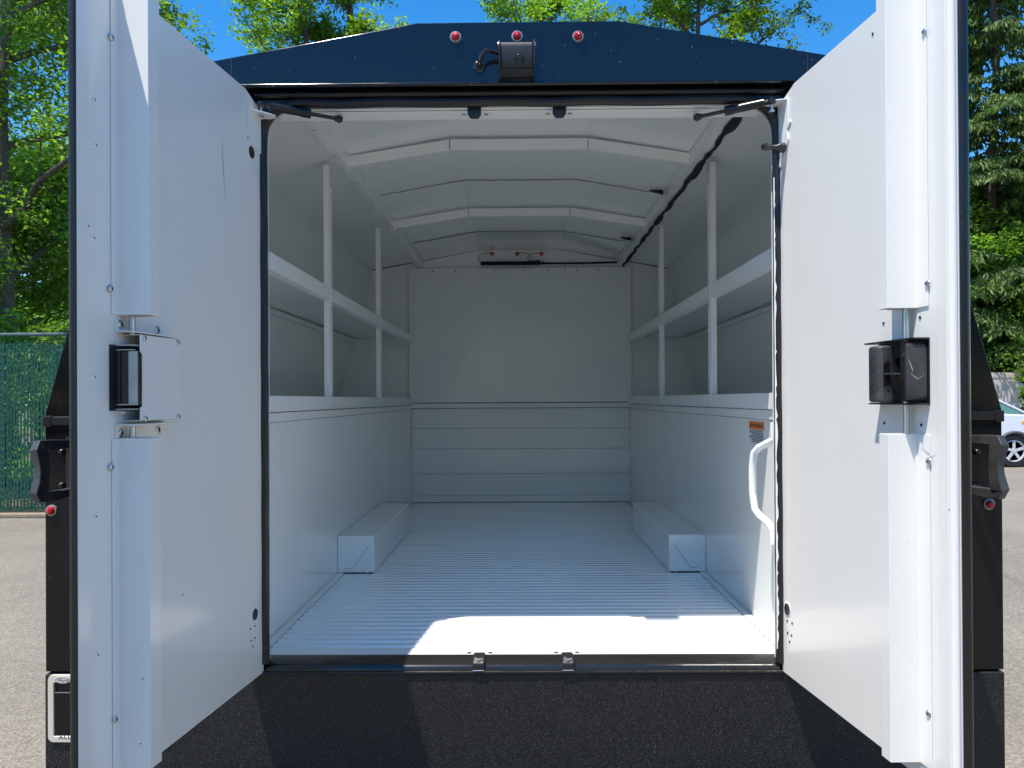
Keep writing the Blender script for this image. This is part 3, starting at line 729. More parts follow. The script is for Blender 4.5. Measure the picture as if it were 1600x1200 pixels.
def text_mesh(txt, size, mat, parent, name, shear=0, ext=.0002, stretch=1.0):
    cu = bpy.data.curves.new(name, 'FONT'); cu.body = txt; cu.size = size; cu.align_x = 'CENTER'; cu.align_y = 'CENTER'; cu.extrude = ext; cu.shear = shear
    to = bpy.data.objects.new('tmp', cu); C.objects.link(to)
    dg = bpy.context.evaluated_depsgraph_get(); me = bpy.data.meshes.new_from_object(to.evaluated_get(dg))
    bpy.data.objects.remove(to); me.materials.clear(); me.materials.append(M[mat])
    for v_ in me.vertices: v_.co.x *= stretch
    ob = bpy.data.objects.new(name, me); C.objects.link(ob); ob.parent = parent; return ob
hh = (zt - zb) * .34
tx = text_mesh('\u25b2WARNING', hh * .62, 'ink', lab, 'label_text', stretch=.95)
tx.matrix_world = Matrix.Translation((.6896, (yn + yf) / 2, zt - hh / 2)) @ Matrix(((0, 0, -1, 0), (-1, 0, 0, 0), (0, 1, 0, 0), (0, 0, 0, 1)))
Lw = yf - yn
wmax = max(v_.co.x for v_ in tx.data.vertices) - min(v_.co.x for v_ in tx.data.vertices)
for v_ in tx.data.vertices: v_.co.x *= Lw * .86 / wmax
random.seed(5); mb = MB()
for k in range(7):
    zl = zt - hh - (zt - zb - hh) * (k + .8) / 8; L_ = Lw * random.uniform(.55, .78)
    mb.box(.6898, .6903, yf - Lw * .2 - L_, yf - Lw * .2, zl - .0010, zl + .0010)
    if k in (0, 3): mb.box(.6898, .6903, yf - Lw * .13, yf - Lw * .05, zl - .006, zl + .001)
mb.build('label_lines', M['ink'], lab)

# -------- wiring along the right roof rail and across the front
random.seed(11)
pts = []; rad = []
N = 90
for k in range(N):
    y = .33 + (2.90 - .33) * k / (N - 1)
    pts.append((.650 + .003 * math.sin(k * .7), y, z(.834 + .002 * math.sin(k * 1.1))))
    lump = .006 + .009 * max(0, math.sin(k * .33 + 1.2 * math.sin(k * .11))) ** 2 * (1.2 - k / N) + random.uniform(0, .0055)
    rad.append(lump if k not in (0, N - 1) else .006)
mb = MB(); mb.tube(pts, rad, 9, sq=(1.0, .6)); lo = mb.build('wiring_loom', M['foam'], T)
mb = MB()
for u_, v_, Y_ in ((1120, 187, .36), (1050, 262, .92), (1026, 309, 1.35), (983, 358, 1.92), (975, 381, 2.3)):
    c = Vector((.60, Y_, z(roofz(.60, .25, .952) - .010))); mb.tube([c + Vector((-.045, -.004, .006)), c + Vector((0, 0, 0)), c + Vector((.045, .004, -.012))], [.004, .009, .006], 7)
mb.build('loom_clip', M['foam'], lo)
zc_ = z(.862)
mb = MB(); mb.tube([(.648, 2.885, z(.842)), (.63, 2.915, zc_ - .002), (.4, 2.915, zc_ - .006), (.2, 2.915, zc_ - .006), (-.24, 2.915, zc_ - .008)], .0065, 8)
mb.box(-.245, .13, 2.898, 2.915, zc_ - .016, zc_ + .006); mb.tube([(-.19, 2.893, zc_ - .004), (-.10, 2.89, zc_ + .003), (.0, 2.893, zc_ - .002), (.12, 2.90, zc_ + .010), (.16, 2.91, zc_ - .002)], .003, 6)
mb.build('front_wiring', M['foam'], lo)
for i, uu in enumerate((769, 808, 846)):
    c = pY(uu, 396.5, YB - .002)
    mb = MB(); mb.lathe(c, (0, -1, 0), [(.014, 0), (.013, .004), (.009, .009), (.003, .011)], 14); b_ = mb.build('roof_lamp_back', M['bulb_orange'], T)
    sx = -1 if i != 1 else 1
    if i == 2: sx = -1
    q0 = c + Vector((0, -.008, 0))
    mb = MB(); mb.tube([q0, q0 + Vector((sx * .03, -.006, .004)), q0 + Vector((sx * .075, -.012, -.006)), q0 + Vector((sx * .09, -.02, -.03)), q0 + Vector((sx * .075, -.025, -.06))], .0018, 6); mb.build('lamp_wire', M['foam'], b_)

# -------- marker lights, reversing camera
def marker(c, name='marker_light', r=.0135):
    mb = MB(); mb.lathe(c, (0, -1, 0), [(r * 1.08, 0), (r * 1.08, .003), (r * .98, .006), (r * .82, .0065)], 20); b_ = mb.build(name, M['bezel'], T)
    mb = MB(); mb.lathe(c + Vector((0, -.0062, 0)), (0, -1, 0), [(r * .80, 0), (r * .74, .004), (r * .5, .0075), (r * .15, .009)], 20); mb.build('lens', M['red_lens'], b_, smooth=60)
for uu, vv in ((712, 59), (808, 58), (903, 58)): marker(pY(uu, vv, -.030))
marker(pY(81.5, 797.5, 0)); marker(pY(1544, 787.5, 0))
cc = pY(807, 96, -.07)
x0 = pY(781, 96, -.075).x; x1 = pY(834, 96, -.075).x; zt = pY(807, 64, -.075).z; zm = pY(807, 104, -.08).z; zb = pY(807, 126, -.035).z
mb = MB(); mb.prism([(x0 + .002, -.045, zt - .003), (x0 + .002, -.070, zt), (x0 + .002, -.086, zt - .008), (x0 + .002, -.090, zt - .020), (x0 + .002, -.078, zm), (x0 + .002, -.042, zm + .004)], (x1 - x0 - .004, 0, 0))
cb = mb.build('reversing_camera', M['plastic'], T, bevel=.0025, seg=3)
lc = pY(811.5, 91, -.085)
mb = MB(); mb.lathe(lc + Vector((0, .003, 0)), (0, -1, -.2), [(.0105, 0), (.0105, .003), (.009, .005), (.007, .0045), (.0065, .006), (.001, .0075)], 20); mb.build('camera_lens', M['rubber_gloss'], cb)
mb = MB()
for xx in (x0 - .002, x1 - .001): mb.prism([(xx, -.031, zb), (xx, -.034, zb), (xx, -.088, zm + .002), (xx, -.092, zt - .012), (xx, -.078, zt + .002), (xx, -.031, zt - .004)], (.003, 0, 0))
mb.box(x0, x1, -.0335, -.0305, zb, zt - .01); mb.prism([(x0, -.034, zb + .004), (x0, -.034, zm + .004), (x0, -.072, zm)], (x1 - x0, 0, 0)); mb.build('camera_bracket', M['plastic'], cb)
for xx, s_ in ((x0 - .002, -1), (x1 + .002, 1)):
    mb = MB(); mb.lathe((xx, -.078, zt - .009), (s_, 0, 0), [(.0055, 0), (.005, .0025)], 10); mb.build('bolt', M['steel'], cb)
gp_ = pY(749, 105, -.030)
mb = MB(); mb.lathe(gp_, (0, -1, 0), [(.0155, 0), (.0150, .003), (.010, .006), (.008, .006), (.007, .010)], 18); mb.build('cable_grommet', M['rubber_gloss'], cb)
mb = MB(); mb.tube([gp_ + Vector((.0, -.004, 0)), gp_ + Vector((.001, -.022, .004)), gp_ + Vector((.008, -.034, .018)), gp_ + Vector((.020, -.038, .026)), Vector((x0 - .004, -.052, pY(779, 84, -.05).z))], .0058, 10)
mb.build('camera_cable', M['rubber_gloss'], cb)

# -------- exterior grab handles
for sx, (ut, vt, vb) in ((-1, (62, 688, 785)), (1, (1560, 680, 780))):
    Y0, Y1 = -.004, -.105
    zt = pY(ut, vt, -.10).z; zb = pY(ut, vb, -.10).z
    gxm = pY(ut, vt, -.10).x
    # side silhouette in the y-z plane: a C whose grip is waisted
    gy = -.105; hmid = (zt + zb) / 2; hl = (zt - zb) / 2
    prof_o, prof_i = [], []
    for k in range(13):
        a = -1 + 2 * k / 12; wst = .010 * (1 - abs(a) ** 1.6)
        prof_o.append((gy - .012 + wst * .4, hmid + a * hl, .0115 - wst * .35)); 
    mb = MB(); path = []; rad = []
    xin = gxm - sx * .022
    P0 = Vector((xin, 0, zb + .014)); P1 = Vector((xin, 0, zt - .014))
    path = [P0, P0 + Vector((sx * .004, -.04, -.001)), P0 + Vector((sx * .010, -.080, -.002)), Vector((gxm, -.098, zb + .012)), Vector((gxm, -.104, zb + .024))]
    rad = [.013, .013, .015, .017, .019]
    for k in range(1, 8):
        a = k / 8; path.append(Vector((gxm - sx * .005 * math.sin(a * math.pi), -.103 + .004 * math.sin(a * math.pi), zb + .024 + (zt - zb - .048) * a))); rad.append(.0195 - .004 * math.sin(a * math.pi))
    path += [Vector((gxm, -.104, zt - .024)), Vector((gxm, -.098, zt - .012)), P1 + Vector((sx * .010, -.080, .002)), P1 + Vector((sx * .004, -.04, .001)), P1]; rad += [.019, .017, .015, .013, .013]
    mb.tube(path, rad, 4, sq=(1.0, 1.15), rot=R(45)); hnd = mb.build('exterior_grab_handle', M['handle_plastic'], T, smooth=50, bevel=.007, seg=4)
    mb = MB(); mb.box(xin - .016, xin + .016, -.006, -.0005, zb - .004, zt + .004); mb.build('handle_base', M['rubber_gloss'], hnd, bevel=.004, seg=3)
    for vv in (706, 758):
        c = pY(97 if sx < 0 else 1526, vv, -.001); mb = MB(); mb.lathe(c, (0, -1, 0), [(.0085, 0), (.008, .004), (.005, .008), (.001, .0095)], 14); mb.build('bolt', M['black_trim'], hnd, smooth=60)
# -------- licence plate frame (empty)
xl = pY(77.5, 1100, -.004).x; zt = pY(90, 1053, -.004).z; zb = pY(90, 1158, -.004).z; xr = xl + .305
def rrect(x0, x1, z0, z1, r, k=6):
    P = []
    for cx, cz, a0 in ((x1 - r, z1 - r, 0), (x0 + r, z1 - r, 90), (x0 + r, z0 + r, 180), (x1 - r, z0 + r, 270)):
        for i in range(k): a = R(a0 + 90 * i / (k - 1)); P.append((cx + r * math.cos(a), cz + r * math.sin(a)))
    return P
mb = MB(); A_ = rrect(xl, xr, zb - H, zt - H, .014); B_ = rrect(xl + .0145, xr - .0145, zb - H + .015, zt - H - .019, .003)
mb = ring(A_, B_, -.012, -.0045); lf = mb.build('plate_frame', M['frame_white'], T, bevel=.0015)
mb = MB(); ec = pY(98.5, 1062.5, -.012); mb.prism([(ec.x + .0195 * math.cos(a), -.0135, ec.z + .0085 * math.sin(a)) for a in [k / 24 * 2 * math.pi for k in range(24)]], (0, .004, 0)); bd = mb.build('badge', M['badge'], lf)
mb = MB(); mb.tube([(ec.x + .018 * math.cos(a), -.0138, ec.z + .0073 * math.sin(a)) for a in [k / 32 * 2 * math.pi for k in range(33)]], .00045, 5, caps=False); mb.build('badge_outline', M['frame_ink'], lf)
RX = Matrix.Rotation(R(90), 4, 'X')
tx = text_mesh('Ford', .0125, 'frame_ink', lf, 'badge_text', shear=.35, stretch=1.15); tx.matrix_world = Matrix.Translation((ec.x, -.0139, ec.z)) @ RX
tp = pY(101.5, 1152.5, -.012); tx = text_mesh('ALL', .0125, 'ink', lf, 'frame_text', ext=.00012, stretch=1.6); tx.matrix_world = Matrix.Translation((tp.x, -.0122, tp.z)) @ RX
mb = MB(); mb.box(xl + .016, xr - .016, -.0075, -.0045, zb + .01, zt - .045); mb.build('plate_recess', M['black_paint'], lf)
mb = MB(); mb.box(xl + .015, xr - .015, -.009, -.0075, zt - .046, zt - .044); mb.build('recess_edge', M['bezel'], lf)
# tail lamps lower on the corners, bumper, wheels, cab (mostly below or behind what the doors show)
mb = MB(); mb.box(-1.1, 1.1, -.20, -.02, z(-1.16), z(-1.06)); mb.build('step_bumper', M['liner'], T, bevel=.01)
for xx in (-.68, .40): mb = MB(); mb.box(xx, xx + .06, -.06, -.006, z(-1.06), z(-.93)); mb.build('bumper_bracket', M['liner'], T, bevel=.004)
mb = MB(); mb.box(-.45, -.37, .1, 6.0, .55, .70); mb.box(.37, .45, .1, 6.0, .55, .70); mb.box(-.4, .4, 1.4, 1.5, .56, .66); mb.build('chassis', M['rubber'], T)
def wheel(c, r, w, par, sx):
    c = Vector(c)
    mb = MB(); mb.lathe(c - Vector((w / 2 * sx, 0, 0)), (sx, 0, 0), [(r * .62, 0), (r * .93, .005), (r, w * .12), (r, w * .88), (r * .94, w), (r * .66, w), (r * .63, w - .04)], 40); ty = mb.build('wheel', M['rubber'], par, smooth=30)
    mb = MB(); q0 = c + Vector((w / 2 * sx, 0, 0)); ax = Vector((sx, 0, 0))
    mb.lathe(q0, ax, [(r * .67, -.03), (r * .67, .004), (r * .63, .008), (r * .60, -.03)], 36); mb.lathe(q0, ax, [(r * .16, -.03), (r * .15, .002), (r * .05, .004)], 16)
    for k in range(5):
        a = 2 * math.pi * k / 5 + .3; dr = Vector((0, math.cos(a), math.sin(a))); tn = Vector((0, -math.sin(a), math.cos(a)))
        mb.frame_box(q0 - ax * .022 + dr * r * .12 - tn * r * .085, dr * r * .50, tn * r * .17, ax * .020)
    mb.build('rim', M['steel'], ty, bevel=.003)
    mb = MB(); mb.lathe(q0, ax, [(r * .62, -.035), (r * .3, -.034)], 24); mb.build('brake_disc', M['dark'], ty)
for sx in (-1, 1):
    wheel((sx * .93, 1.42, .39), .39, .44, T, sx); wheel((sx * .92, 5.2, .39), .39, .24, T, sx)
mb = MB(); mb.prism([(-1.0, 3.15, .5), (-1.0, 3.15, 2.05), (-1.0, 3.35, 2.12), (-1.0, 4.35, 2.10), (-1.0, 4.95, 1.50), (-1.0, 5.9, 1.32), (-1.0, 6.05, 1.1), (-1.0, 6.05, .5)], (2.0, 0, 0)); cab = mb.build('cab', M['black_paint'], T, bevel=.05, seg=4)
for sx in (-1, 1):
    mb = MB(); mb.prism([(sx * 1.001, 3.55, 1.45), (sx * 1.001, 4.75, 1.45), (sx * 1.001, 4.35, 1.98), (sx * 1.001, 3.6, 1.98)], (sx * .004, 0, 0)); mb.build('cab_window', M['rubber_gloss'], cab)

# ================================================================== FENCE ON THE LEFT
M['slat'] = simple('green privacy slats', (.010, .085, .055), .45, var=.3)
M['wire'] = simple('green coated wire', (.03, .16, .12), .4, var=.2)
M['rail_steel'] = simple('fence pipe', (.07, .12, .12), .5, .2)
FY = 8.0; F0, F1 = -16.0, 4.6; FH = 2.33
fence = empty('chain_link_fence', (-2, FY, 0))
tag(fence, 'green chain link fence with vertical green privacy slats at the edge of the asphalt', 'fence')
random.seed(21)
m = MB(); x = F0
while x < F1:
    w = random.uniform(.024, .033); t0 = FH - .11 + random.uniform(-.02, .02); b0 = .05 + random.uniform(-.02, .02)
    dy = random.uniform(-.004, .004); tw = random.uniform(-.006, .006)
    m.add([(x, FY + dy, b0), (x + w, FY + dy + tw, b0), (x + w, FY + dy + tw, t0), (x, FY + dy, t0)], [(0, 1, 2, 3)]); x += .045
sl = m.build('slats', M['slat'], fence, smooth=0)
sl.modifiers.new('thick', 'SOLIDIFY').thickness = .003
m = MB(); sp = .09; r_ = .0028
k = F0 - FH
while k < F1:
    for sg in (1, -1):
        xa, xb = (k, k + FH) if sg > 0 else (k + FH, k)
        lo_, hi_ = max(F0, min(xa, xb)), min(F1, max(xa, xb))
        if hi_ - lo_ < .1: continue
        f = lambda X: (X - xa) / (xb - xa) * (FH - .05) + .03
        p, q_ = Vector((lo_, FY - .008 * sg - .004, f(lo_))), Vector((hi_, FY - .008 * sg - .004, f(hi_)))
        m.tube([p, q_], r_, 3, caps=False)
    k += sp
m.build('chain_link_mesh', M['wire'], fence, smooth=0)
m = MB(); m.tube([(F0, FY - .01, FH), (F1, FY - .01, FH)], .024, 10); m.build('top_rail', M['rail_steel'], fence)
x = F0
while x <= F1:
    m = MB(); m.tube([(x, FY + .045, 0), (x, FY + .045, FH + .03)], .032, 10); m.build('fence_post', M['rail_steel'], fence); x += 2.95
m = MB(); m.box(-16, 4.6, 7.64, 7.76, 0, .055); kb = m.build('kerb', M['kerb'], bevel=.015); struct(kb)

# ================================================================== TREES
def quads_mesh(name, Cn, U, V, mat):
    """one bent leaf (two quads) per centre"""
    n = len(Cn); Nn = np.cross(U, V); Nn /= np.linalg.norm(Nn, axis=1)[:, None] + 1e-9
    Lh = np.linalg.norm(V, axis=1)[:, None]
    bend = Nn * Lh * .28
    v = np.stack([Cn - V, Cn - U + bend * .5, Cn + V, Cn + U + bend * .5], 1).reshape(-1, 3)
    me = bpy.data.meshes.new(name); me.vertices.add(4 * n); me.vertices.foreach_set('co', v.ravel())
    # two triangles sharing the midrib
    base = np.arange(n)[:, None] * 4
    tri = np.concatenate([base + np.array([0, 1, 2]), base + np.array([0, 2, 3])], 1).reshape(-1, 3)
    me.loops.add(tri.size); me.loops.foreach_set('vertex_index', tri.ravel().astype(np.int32))
    me.polygons.add(len(tri)); me.polygons.foreach_set('loop_start', np.arange(0, tri.size, 3, dtype=np.int32))
    me.materials.append(mat); me.update(calc_edges=True); me.validate(); return me
def unit(rs, n):
    a = rs.normal(size=(n, 3)); return a / np.linalg.norm(a, axis=1)[:, None]
def leaf_cloud(rs, cents, rad, per, L, droop=.3):
    """leaves scattered round clump centres"""
    cc = np.repeat(cents, per, axis=0); rr = np.repeat(rad, per)[:, None]
    dirs = unit(rs, len(cc)) * np.array([1, 1, .62])
    pos = cc + dirs * rr * rs.uniform(.15, 1.0, (len(cc), 1)) ** .6
    ll = L * rs.uniform(.6, 1.25, (len(cc), 1))
    V = unit(rs, len(cc)); V[:, 2] = V[:, 2] * .5 - droop; V /= np.linalg.norm(V, axis=1)[:, None]
    nrm = unit(rs, len(cc)) * .7 + np.array([0, 0, 1.0]); U = np.cross(V, nrm); U /= np.linalg.norm(U, axis=1)[:, None] + 1e-9
    return pos, U * ll * .27, V * ll * .5
def branchy(rs, base, top, r0, nl, spread, zfrac=(.25, .98), sub=4, up=.35):
    """trunk + limbs + twigs as one mesh; returns MB and twig tips"""
    mb = MB(); base, top = np.array(base, float), np.array(top, float); tips = []
    ph = rs.uniform(0, 6, 4); N = 12
    def tp(t): return base + (top - base) * t + np.array([math.sin(t * 4 + ph[0]), math.sin(t * 3 + ph[1]), 0]) * .25 * min(1, t * 2)
    mb.tube([tp(i / N) for i in range(N + 1)], [r0 * (1 - .92 * i / N) * (1.25 if i == 0 else 1) for i in range(N + 1)], 9)
    Ht = np.linalg.norm(top - base)
    for i in range(nl):
        t = zfrac[0] + (zfrac[1] - zfrac[0]) * (i + rs.uniform(0, .8)) / nl
        a = i * 2.4 + rs.uniform(-.5, .5); shp = math.sin(math.pi * min(1, (t - zfrac[0]) / (1 - zfrac[0]) * .8 + .25)) ** .7
        L = spread * shp * rs.uniform(.7, 1.1); p0 = tp(t)
        dirv = np.array([math.cos(a), math.sin(a), up + .6 * t * up]); dirv /= np.linalg.norm(dirv)
        pts = [p0]; dv = dirv.copy()
        for k in range(5):
            dv = dv + rs.normal(size=3) * .16 + np.array([0, 0, .03]); dv /= np.linalg.norm(dv); pts.append(pts[-1] + dv * L / 5)
        rl = r0 * .42 * (1 - t * .6)
        mb.tube(pts, [rl * (1 - .88 * k / 5) for k in range(6)], 6)
        for k in range(1, 6):
            for s_ in range(sub):
                dv2 = dv * .5 + rs.normal(size=3) * .7; dv2[2] += .15; dv2 /= np.linalg.norm(dv2)
                l2 = L * rs.uniform(.14, .32); p = pts[k] * (1 - .3 * rs.uniform()) + pts[k - 1] * .0 if 0 else pts[k]
                e = p + dv2 * l2; mid = (p + e) / 2 + rs.normal(size=3) * .04 * l2
                mb.tube([p, mid, e], [rl * .22, rl * .14, rl * .05], 4, caps=False)
                tips.append(e); tips.append(p + dv2 * l2 * .55)
    tips.append(top)
    return mb, np.array(tips)
def tree(name, label, cat, loc, height, spread, seed, leaf='leaf_mid', L=.09, per=60, nl=18, crad=.45, lean=(0, 0), r0=.22, zfrac=(.25, .98), group='trees around the lot', sub=4):
    rs = np.random.RandomState(seed); root = empty(name, loc); tag(root, label, cat, group)
    mb, tips = branchy(rs, (0, 0, -.05), (lean[0], lean[1], height), r0, nl, spread, zfrac, sub)
    tk = mb.build('trunk', M['bark'], None, smooth=60); tk.parent = root
    rad = crad * rs.uniform(.55, 1.25, len(tips))
    me = quads_mesh('crown', *leaf_cloud(rs, tips, rad, per, L), M[leaf]); cr = bpy.data.objects.new('crown', me); C.objects.link(cr); cr.parent = root
    return root
def conifer(name, label, loc, height, spread, seed, group='trees around the lot', gap=.34, L=.17):
    rs = np.random.RandomState(seed); root = empty(name, loc); tag(root, label, 'conifer', group)
    mb = MB(); mb.tube([(.1 * math.sin(k), .08 * math.cos(k * 1.3), -.05 + height * k / 14) for k in range(15)], [.25 * (1 - .93 * k / 14) for k in range(15)], 9)
    P, U, V = [], [], []; h = 3.1
    while h < height - .3:
        t = h / height; nb = 5
        for b in range(nb):
            a = rs.uniform(0, 2 * math.pi); Lb = spread * (1 - t) ** .75 * rs.uniform(.55, 1.1) + .25
            ca, sa = math.cos(a), math.sin(a); pts = []
            for k in range(9):
                f = k / 8; pts.append(np.array([ca * Lb * f, sa * Lb * f, h + Lb * (.12 * f - .42 * f * f + .12 * f ** 4)]))
            pts[0][2] = h
            mb.tube(pts[:8], [.035 * (1 - t * .6) * (1 - .85 * k / 7) for k in range(8)], 4, caps=False)
            # flat side twigs with hanging sprays
            for k in range(1, 9):
                for sd in (-1, 1):
                    for rep in range(2):
                        p = pts[k] * 1.0 + rs.normal(size=3) * .05; lt = Lb * .26 * (1 - .55 * k / 8) * rs.uniform(.6, 1.2) + .1
                        dv = np.array([ca * .75 - sa * sd, sa * .75 + ca * sd, -.12]); dv /= np.linalg.norm(dv)
                        ns = max(4, int(lt / .055))
                        f = np.linspace(.05, 1, ns)[:, None]
                        c = p + dv * lt * f + np.array([0, 0, -1]) * (f ** 2) * lt * .35 + rs.normal(size=(ns, 3)) * .025
                        vv = dv * .5 + np.array([0, 0, -.75]) + rs.normal(size=(ns, 3)) * .35; vv /= np.linalg.norm(vv, axis=1)[:, None]
                        uu = np.cross(vv, rs.normal(size=(ns, 3))); uu /= np.linalg.norm(uu, axis=1)[:, None]
                        ll = L * rs.uniform(.5, 1.15, (ns, 1)); P.append(c + vv * ll * .3); V.append(vv * ll * .5); U.append(uu * ll * .13)
        h += gap * rs.uniform(.7, 1.2)
    tk = mb.build('trunk', M['bark'], None, smooth=60); tk.parent = root
    me = quads_mesh('crown', np.concatenate(P), np.concatenate(U), np.concatenate(V), M['needle']); cr = bpy.data.objects.new('crown', me); C.objects.link(cr); cr.parent = root
    print('conifer leaves', len(me.polygons)); return root
def at(u, v, Y): p = pY(u, v, Y); return p
def gx_(u, Y): return pY(u, 620, Y).x
# left, behind the fence
tree('broadleaf_tree', 'large broadleaf tree with a dark trunk behind the green slatted fence at far left', 'tree', (gx_(2, 11.5), 11.5, 0), 13.5, 4.3, 1, 'leaf_light', .115, 58, 24, .55, (.3, .4), .26, (.16, .98))
tree('broadleaf_tree', 'bushy light green tree low behind the slatted fence, just left of the truck', 'tree', (gx_(60, 13.5), 13.5, 0), 6.3, 3.2, 2, 'leaf_light', .115, 80, 16, .6, (0, 0), .12, (.12, .98))
tree('broadleaf_tree', 'darker tall tree further back beyond the slatted fence', 'tree', (gx_(-60, 19), 19, 0), 14, 6.0, 3, 'leaf_mid', .16, 45, 20, .8, (0, 0), .28, (.12, .98))
tree('broadleaf_tree', 'green tree seen through the gap between the fence and the left door', 'tree', (gx_(95, 22), 22, 0), 9.0, 4.2, 4, 'leaf_light', .17, 50, 20, .8, (0, 0), .22, (.1, .98))
# over the roof
tree('broadleaf_tree', 'light green tree with a slim dark trunk above the left of the roof', 'tree', (gx_(455, 19), 19, 0), 15.0, 2.7, 15, 'leaf_light', .13, 34, 20, .42, (.3, 0), .2, (.5, .98))
tree('broadleaf_tree', 'sparse tree with a bare thick trunk rising behind the roof slope', 'tree', (gx_(556, 20), 20, 0), 18, 1.9, 16, 'leaf_mid', .13, 22, 16, .36, (.2, 0), .24, (.5, .98))
tree('broadleaf_tree', 'airy pale green tree behind the middle of the roof', 'tree', (gx_(850, 24), 24, 0), 15.2, 4.6, 17, 'leaf_light', .14, 28, 20, .42, (0, 0), .17, (.45, .98))
tree('broadleaf_tree', 'fuller mid green tree behind the right half of the roof', 'tree', (gx_(1085, 24), 24, 0), 18, 4.2, 18, 'leaf_mid', .15, 50, 22, .5, (0, 0), .26, (.45, .98))
# right side
conifer('conifer_tree', 'tall drooping conifer with open branches to the right of the right door', (gx_(1556, 28), 28, 0), 27, 5.6, 31, gap=.42, L=.34)
tree('broadleaf_tree', 'bright maple-like tree over the pale fence behind the parked car', 'tree', (gx_(1600, 27), 27, 0), 7.6, 4.2, 41, 'leaf_light', .2, 70, 18, .75, (0, 0), .15, (.2, .98))
tree('broadleaf_tree', 'dark wooded tree behind the conifer at the right edge', 'tree', (gx_(1660, 32), 32, 0), 11.5, 6.0, 42, 'leaf_mid', .22, 45, 20, .95, (0, 0), .25, (.12, .98))
tree('broadleaf_tree', 'dark wooded tree filling in behind the right corner of the truck', 'tree', (gx_(1490, 33), 33, 0), 12, 6.0, 43, 'leaf_dark', .22, 60, 20, .95, (0, 0), .25, (.12, .98))
tree('shrub', 'green shrub in front of the pale fence beside the parked car', 'shrub', (gx_(1655, 22), 22, 0), 2.9, 1.2, 44, 'leaf_mid', .16, 40, 14, .34, (0, 0), .05, (.15, .98))

# ================================================================== PALE FENCE AND CAR ON THE RIGHT
M['pale_wall'] = simple('weathered pale fence boards', (.56, .50, .46), .6, bumps=(40, .3, .004), var=.12)
pf_ = empty('panel_fence', (24, 25.5, 0)); tag(pf_, 'pale beige panel fence behind the parked white car', 'fence')
WYF = 25.2
for k in range(12):
    x0 = 14 + k * 2.4
    m = MB(); m.box(x0 + .005, x0 + 2.395, WYF, WYF + .05, .05, 2.3); pn = m.build('fence_panel', M['pale_wall'], pf_, bevel=.004)
    m = MB(); m.box(x0 + .02, x0 + 2.38, WYF - .02, WYF - .001, 2.12, 2.2); m.build('fence_rail', M['pale_wall'], pn)
    m = MB(); m.box(x0 - .06, x0 + .06, WYF - .03, WYF + .08, 0, 2.4); m.build('fence_post', M['pale_wall'], pf_, bevel=.01)
# car: white hatchback pointing to the right
M['car_white'] = simple('car white paint', (.74, .76, .80), .25, coat=1, var=.02)
def glassy():
    m_, nt, b = mat_base('green tinted glass'); b.inputs['Base Color'].default_value = (.10, .22, .16, 1); b.inputs['Roughness'].default_value = .05; b.inputs['Coat Weight'].default_value = 1; return m_
M['car_glass'] = glassy(); M['amber'] = simple('amber lens', (.8, .45, .02), .2, coat=1); M['grey_clad'] = simple('grey cladding', (.10, .10, .11), .5)
CY = 13.9; M['alloy'] = simple('silver alloy', (.62, .63, .64), .3, .3); wx = gx_(1585, CY)
car = empty('parked_car', (wx - 1.3, CY + .9, 0)); tag(car, 'white parked hatchback with green tinted glass partly hidden behind the truck', 'car')
def X_(a): return wx + a          # a measured forward from the front axle
def body_poly(y, narrow=0):
    return [(X_(-3.35), .45), (X_(-3.40), .95), (X_(-3.25), 1.10), (X_(-.60), 1.12), (X_(.25), 1.08), (X_(.70), .93), (X_(.82), .62), (X_(.80), .28)]
arch = []
def arch_pts(cx): return [(cx + .37 * math.cos(a), .34 + .37 * math.sin(a)) for a in [math.pi - k / 12 * math.pi for k in range(13)]]
pts = body_poly(0) + [(X_(.37), .25)] + arch_pts(X_(0))[::-1] + [(X_(-.37), .25), (X_(-2.28), .25)] + arch_pts(X_(-2.65))[::-1] + [(X_(-3.02), .28)]
m = MB(); m.prism([(a, CY, b) for a, b in pts], (0, 1.74, 0)); cbd = m.build('car_body', M['car_white'], car, bevel=.05, seg=4)
gh = [(X_(-3.2), 1.10), (X_(-2.95), 1.50), (X_(-2.4), 1.60), (X_(-1.5), 1.61), (X_(-.85), 1.55), (X_(-.32), 1.40), (X_(.28), 1.09)]
m = MB()
lo2 = [(a, CY + .10, b) for a, b in gh]; hi2 = [(a, CY + 1.64, b) for a, b in gh]
vs = [(a, CY + .06 + .16 * (b - 1.1) / .5, b) for a, b in gh] + [(a, CY + 1.68 - .16 * (b - 1.1) / .5, b) for a, b in gh]; n_ = len(gh)
m.add(vs, [tuple(range(n_)), tuple(range(n_, 2 * n_))[::-1]] + [(i, (i + 1) % n_, n_ + (i + 1) % n_, n_ + i) for i in range(n_)]); m.build('car_glasshouse', M['car_glass'], car, bevel=.02)
m = MB(); m.tube([(a, CY + .055 + .16 * (b - 1.1) / .5, b + .012) for a, b in gh], .022, 8); m.tube([(X_(-1.75), CY + .05, 1.1), (X_(-1.75), CY + .20, 1.58)], .03, 6); m.build('window_trim', M['car_white'], car)
m = MB(); m.add([(a, y_, b + .012) for y_ in (CY + .2, CY + 1.54) for a, b in gh[1:5]], [(0, 1, 5, 4), (1, 2, 6, 5), (2, 3, 7, 6)]); m.build('car_roof', M['car_white'], car)
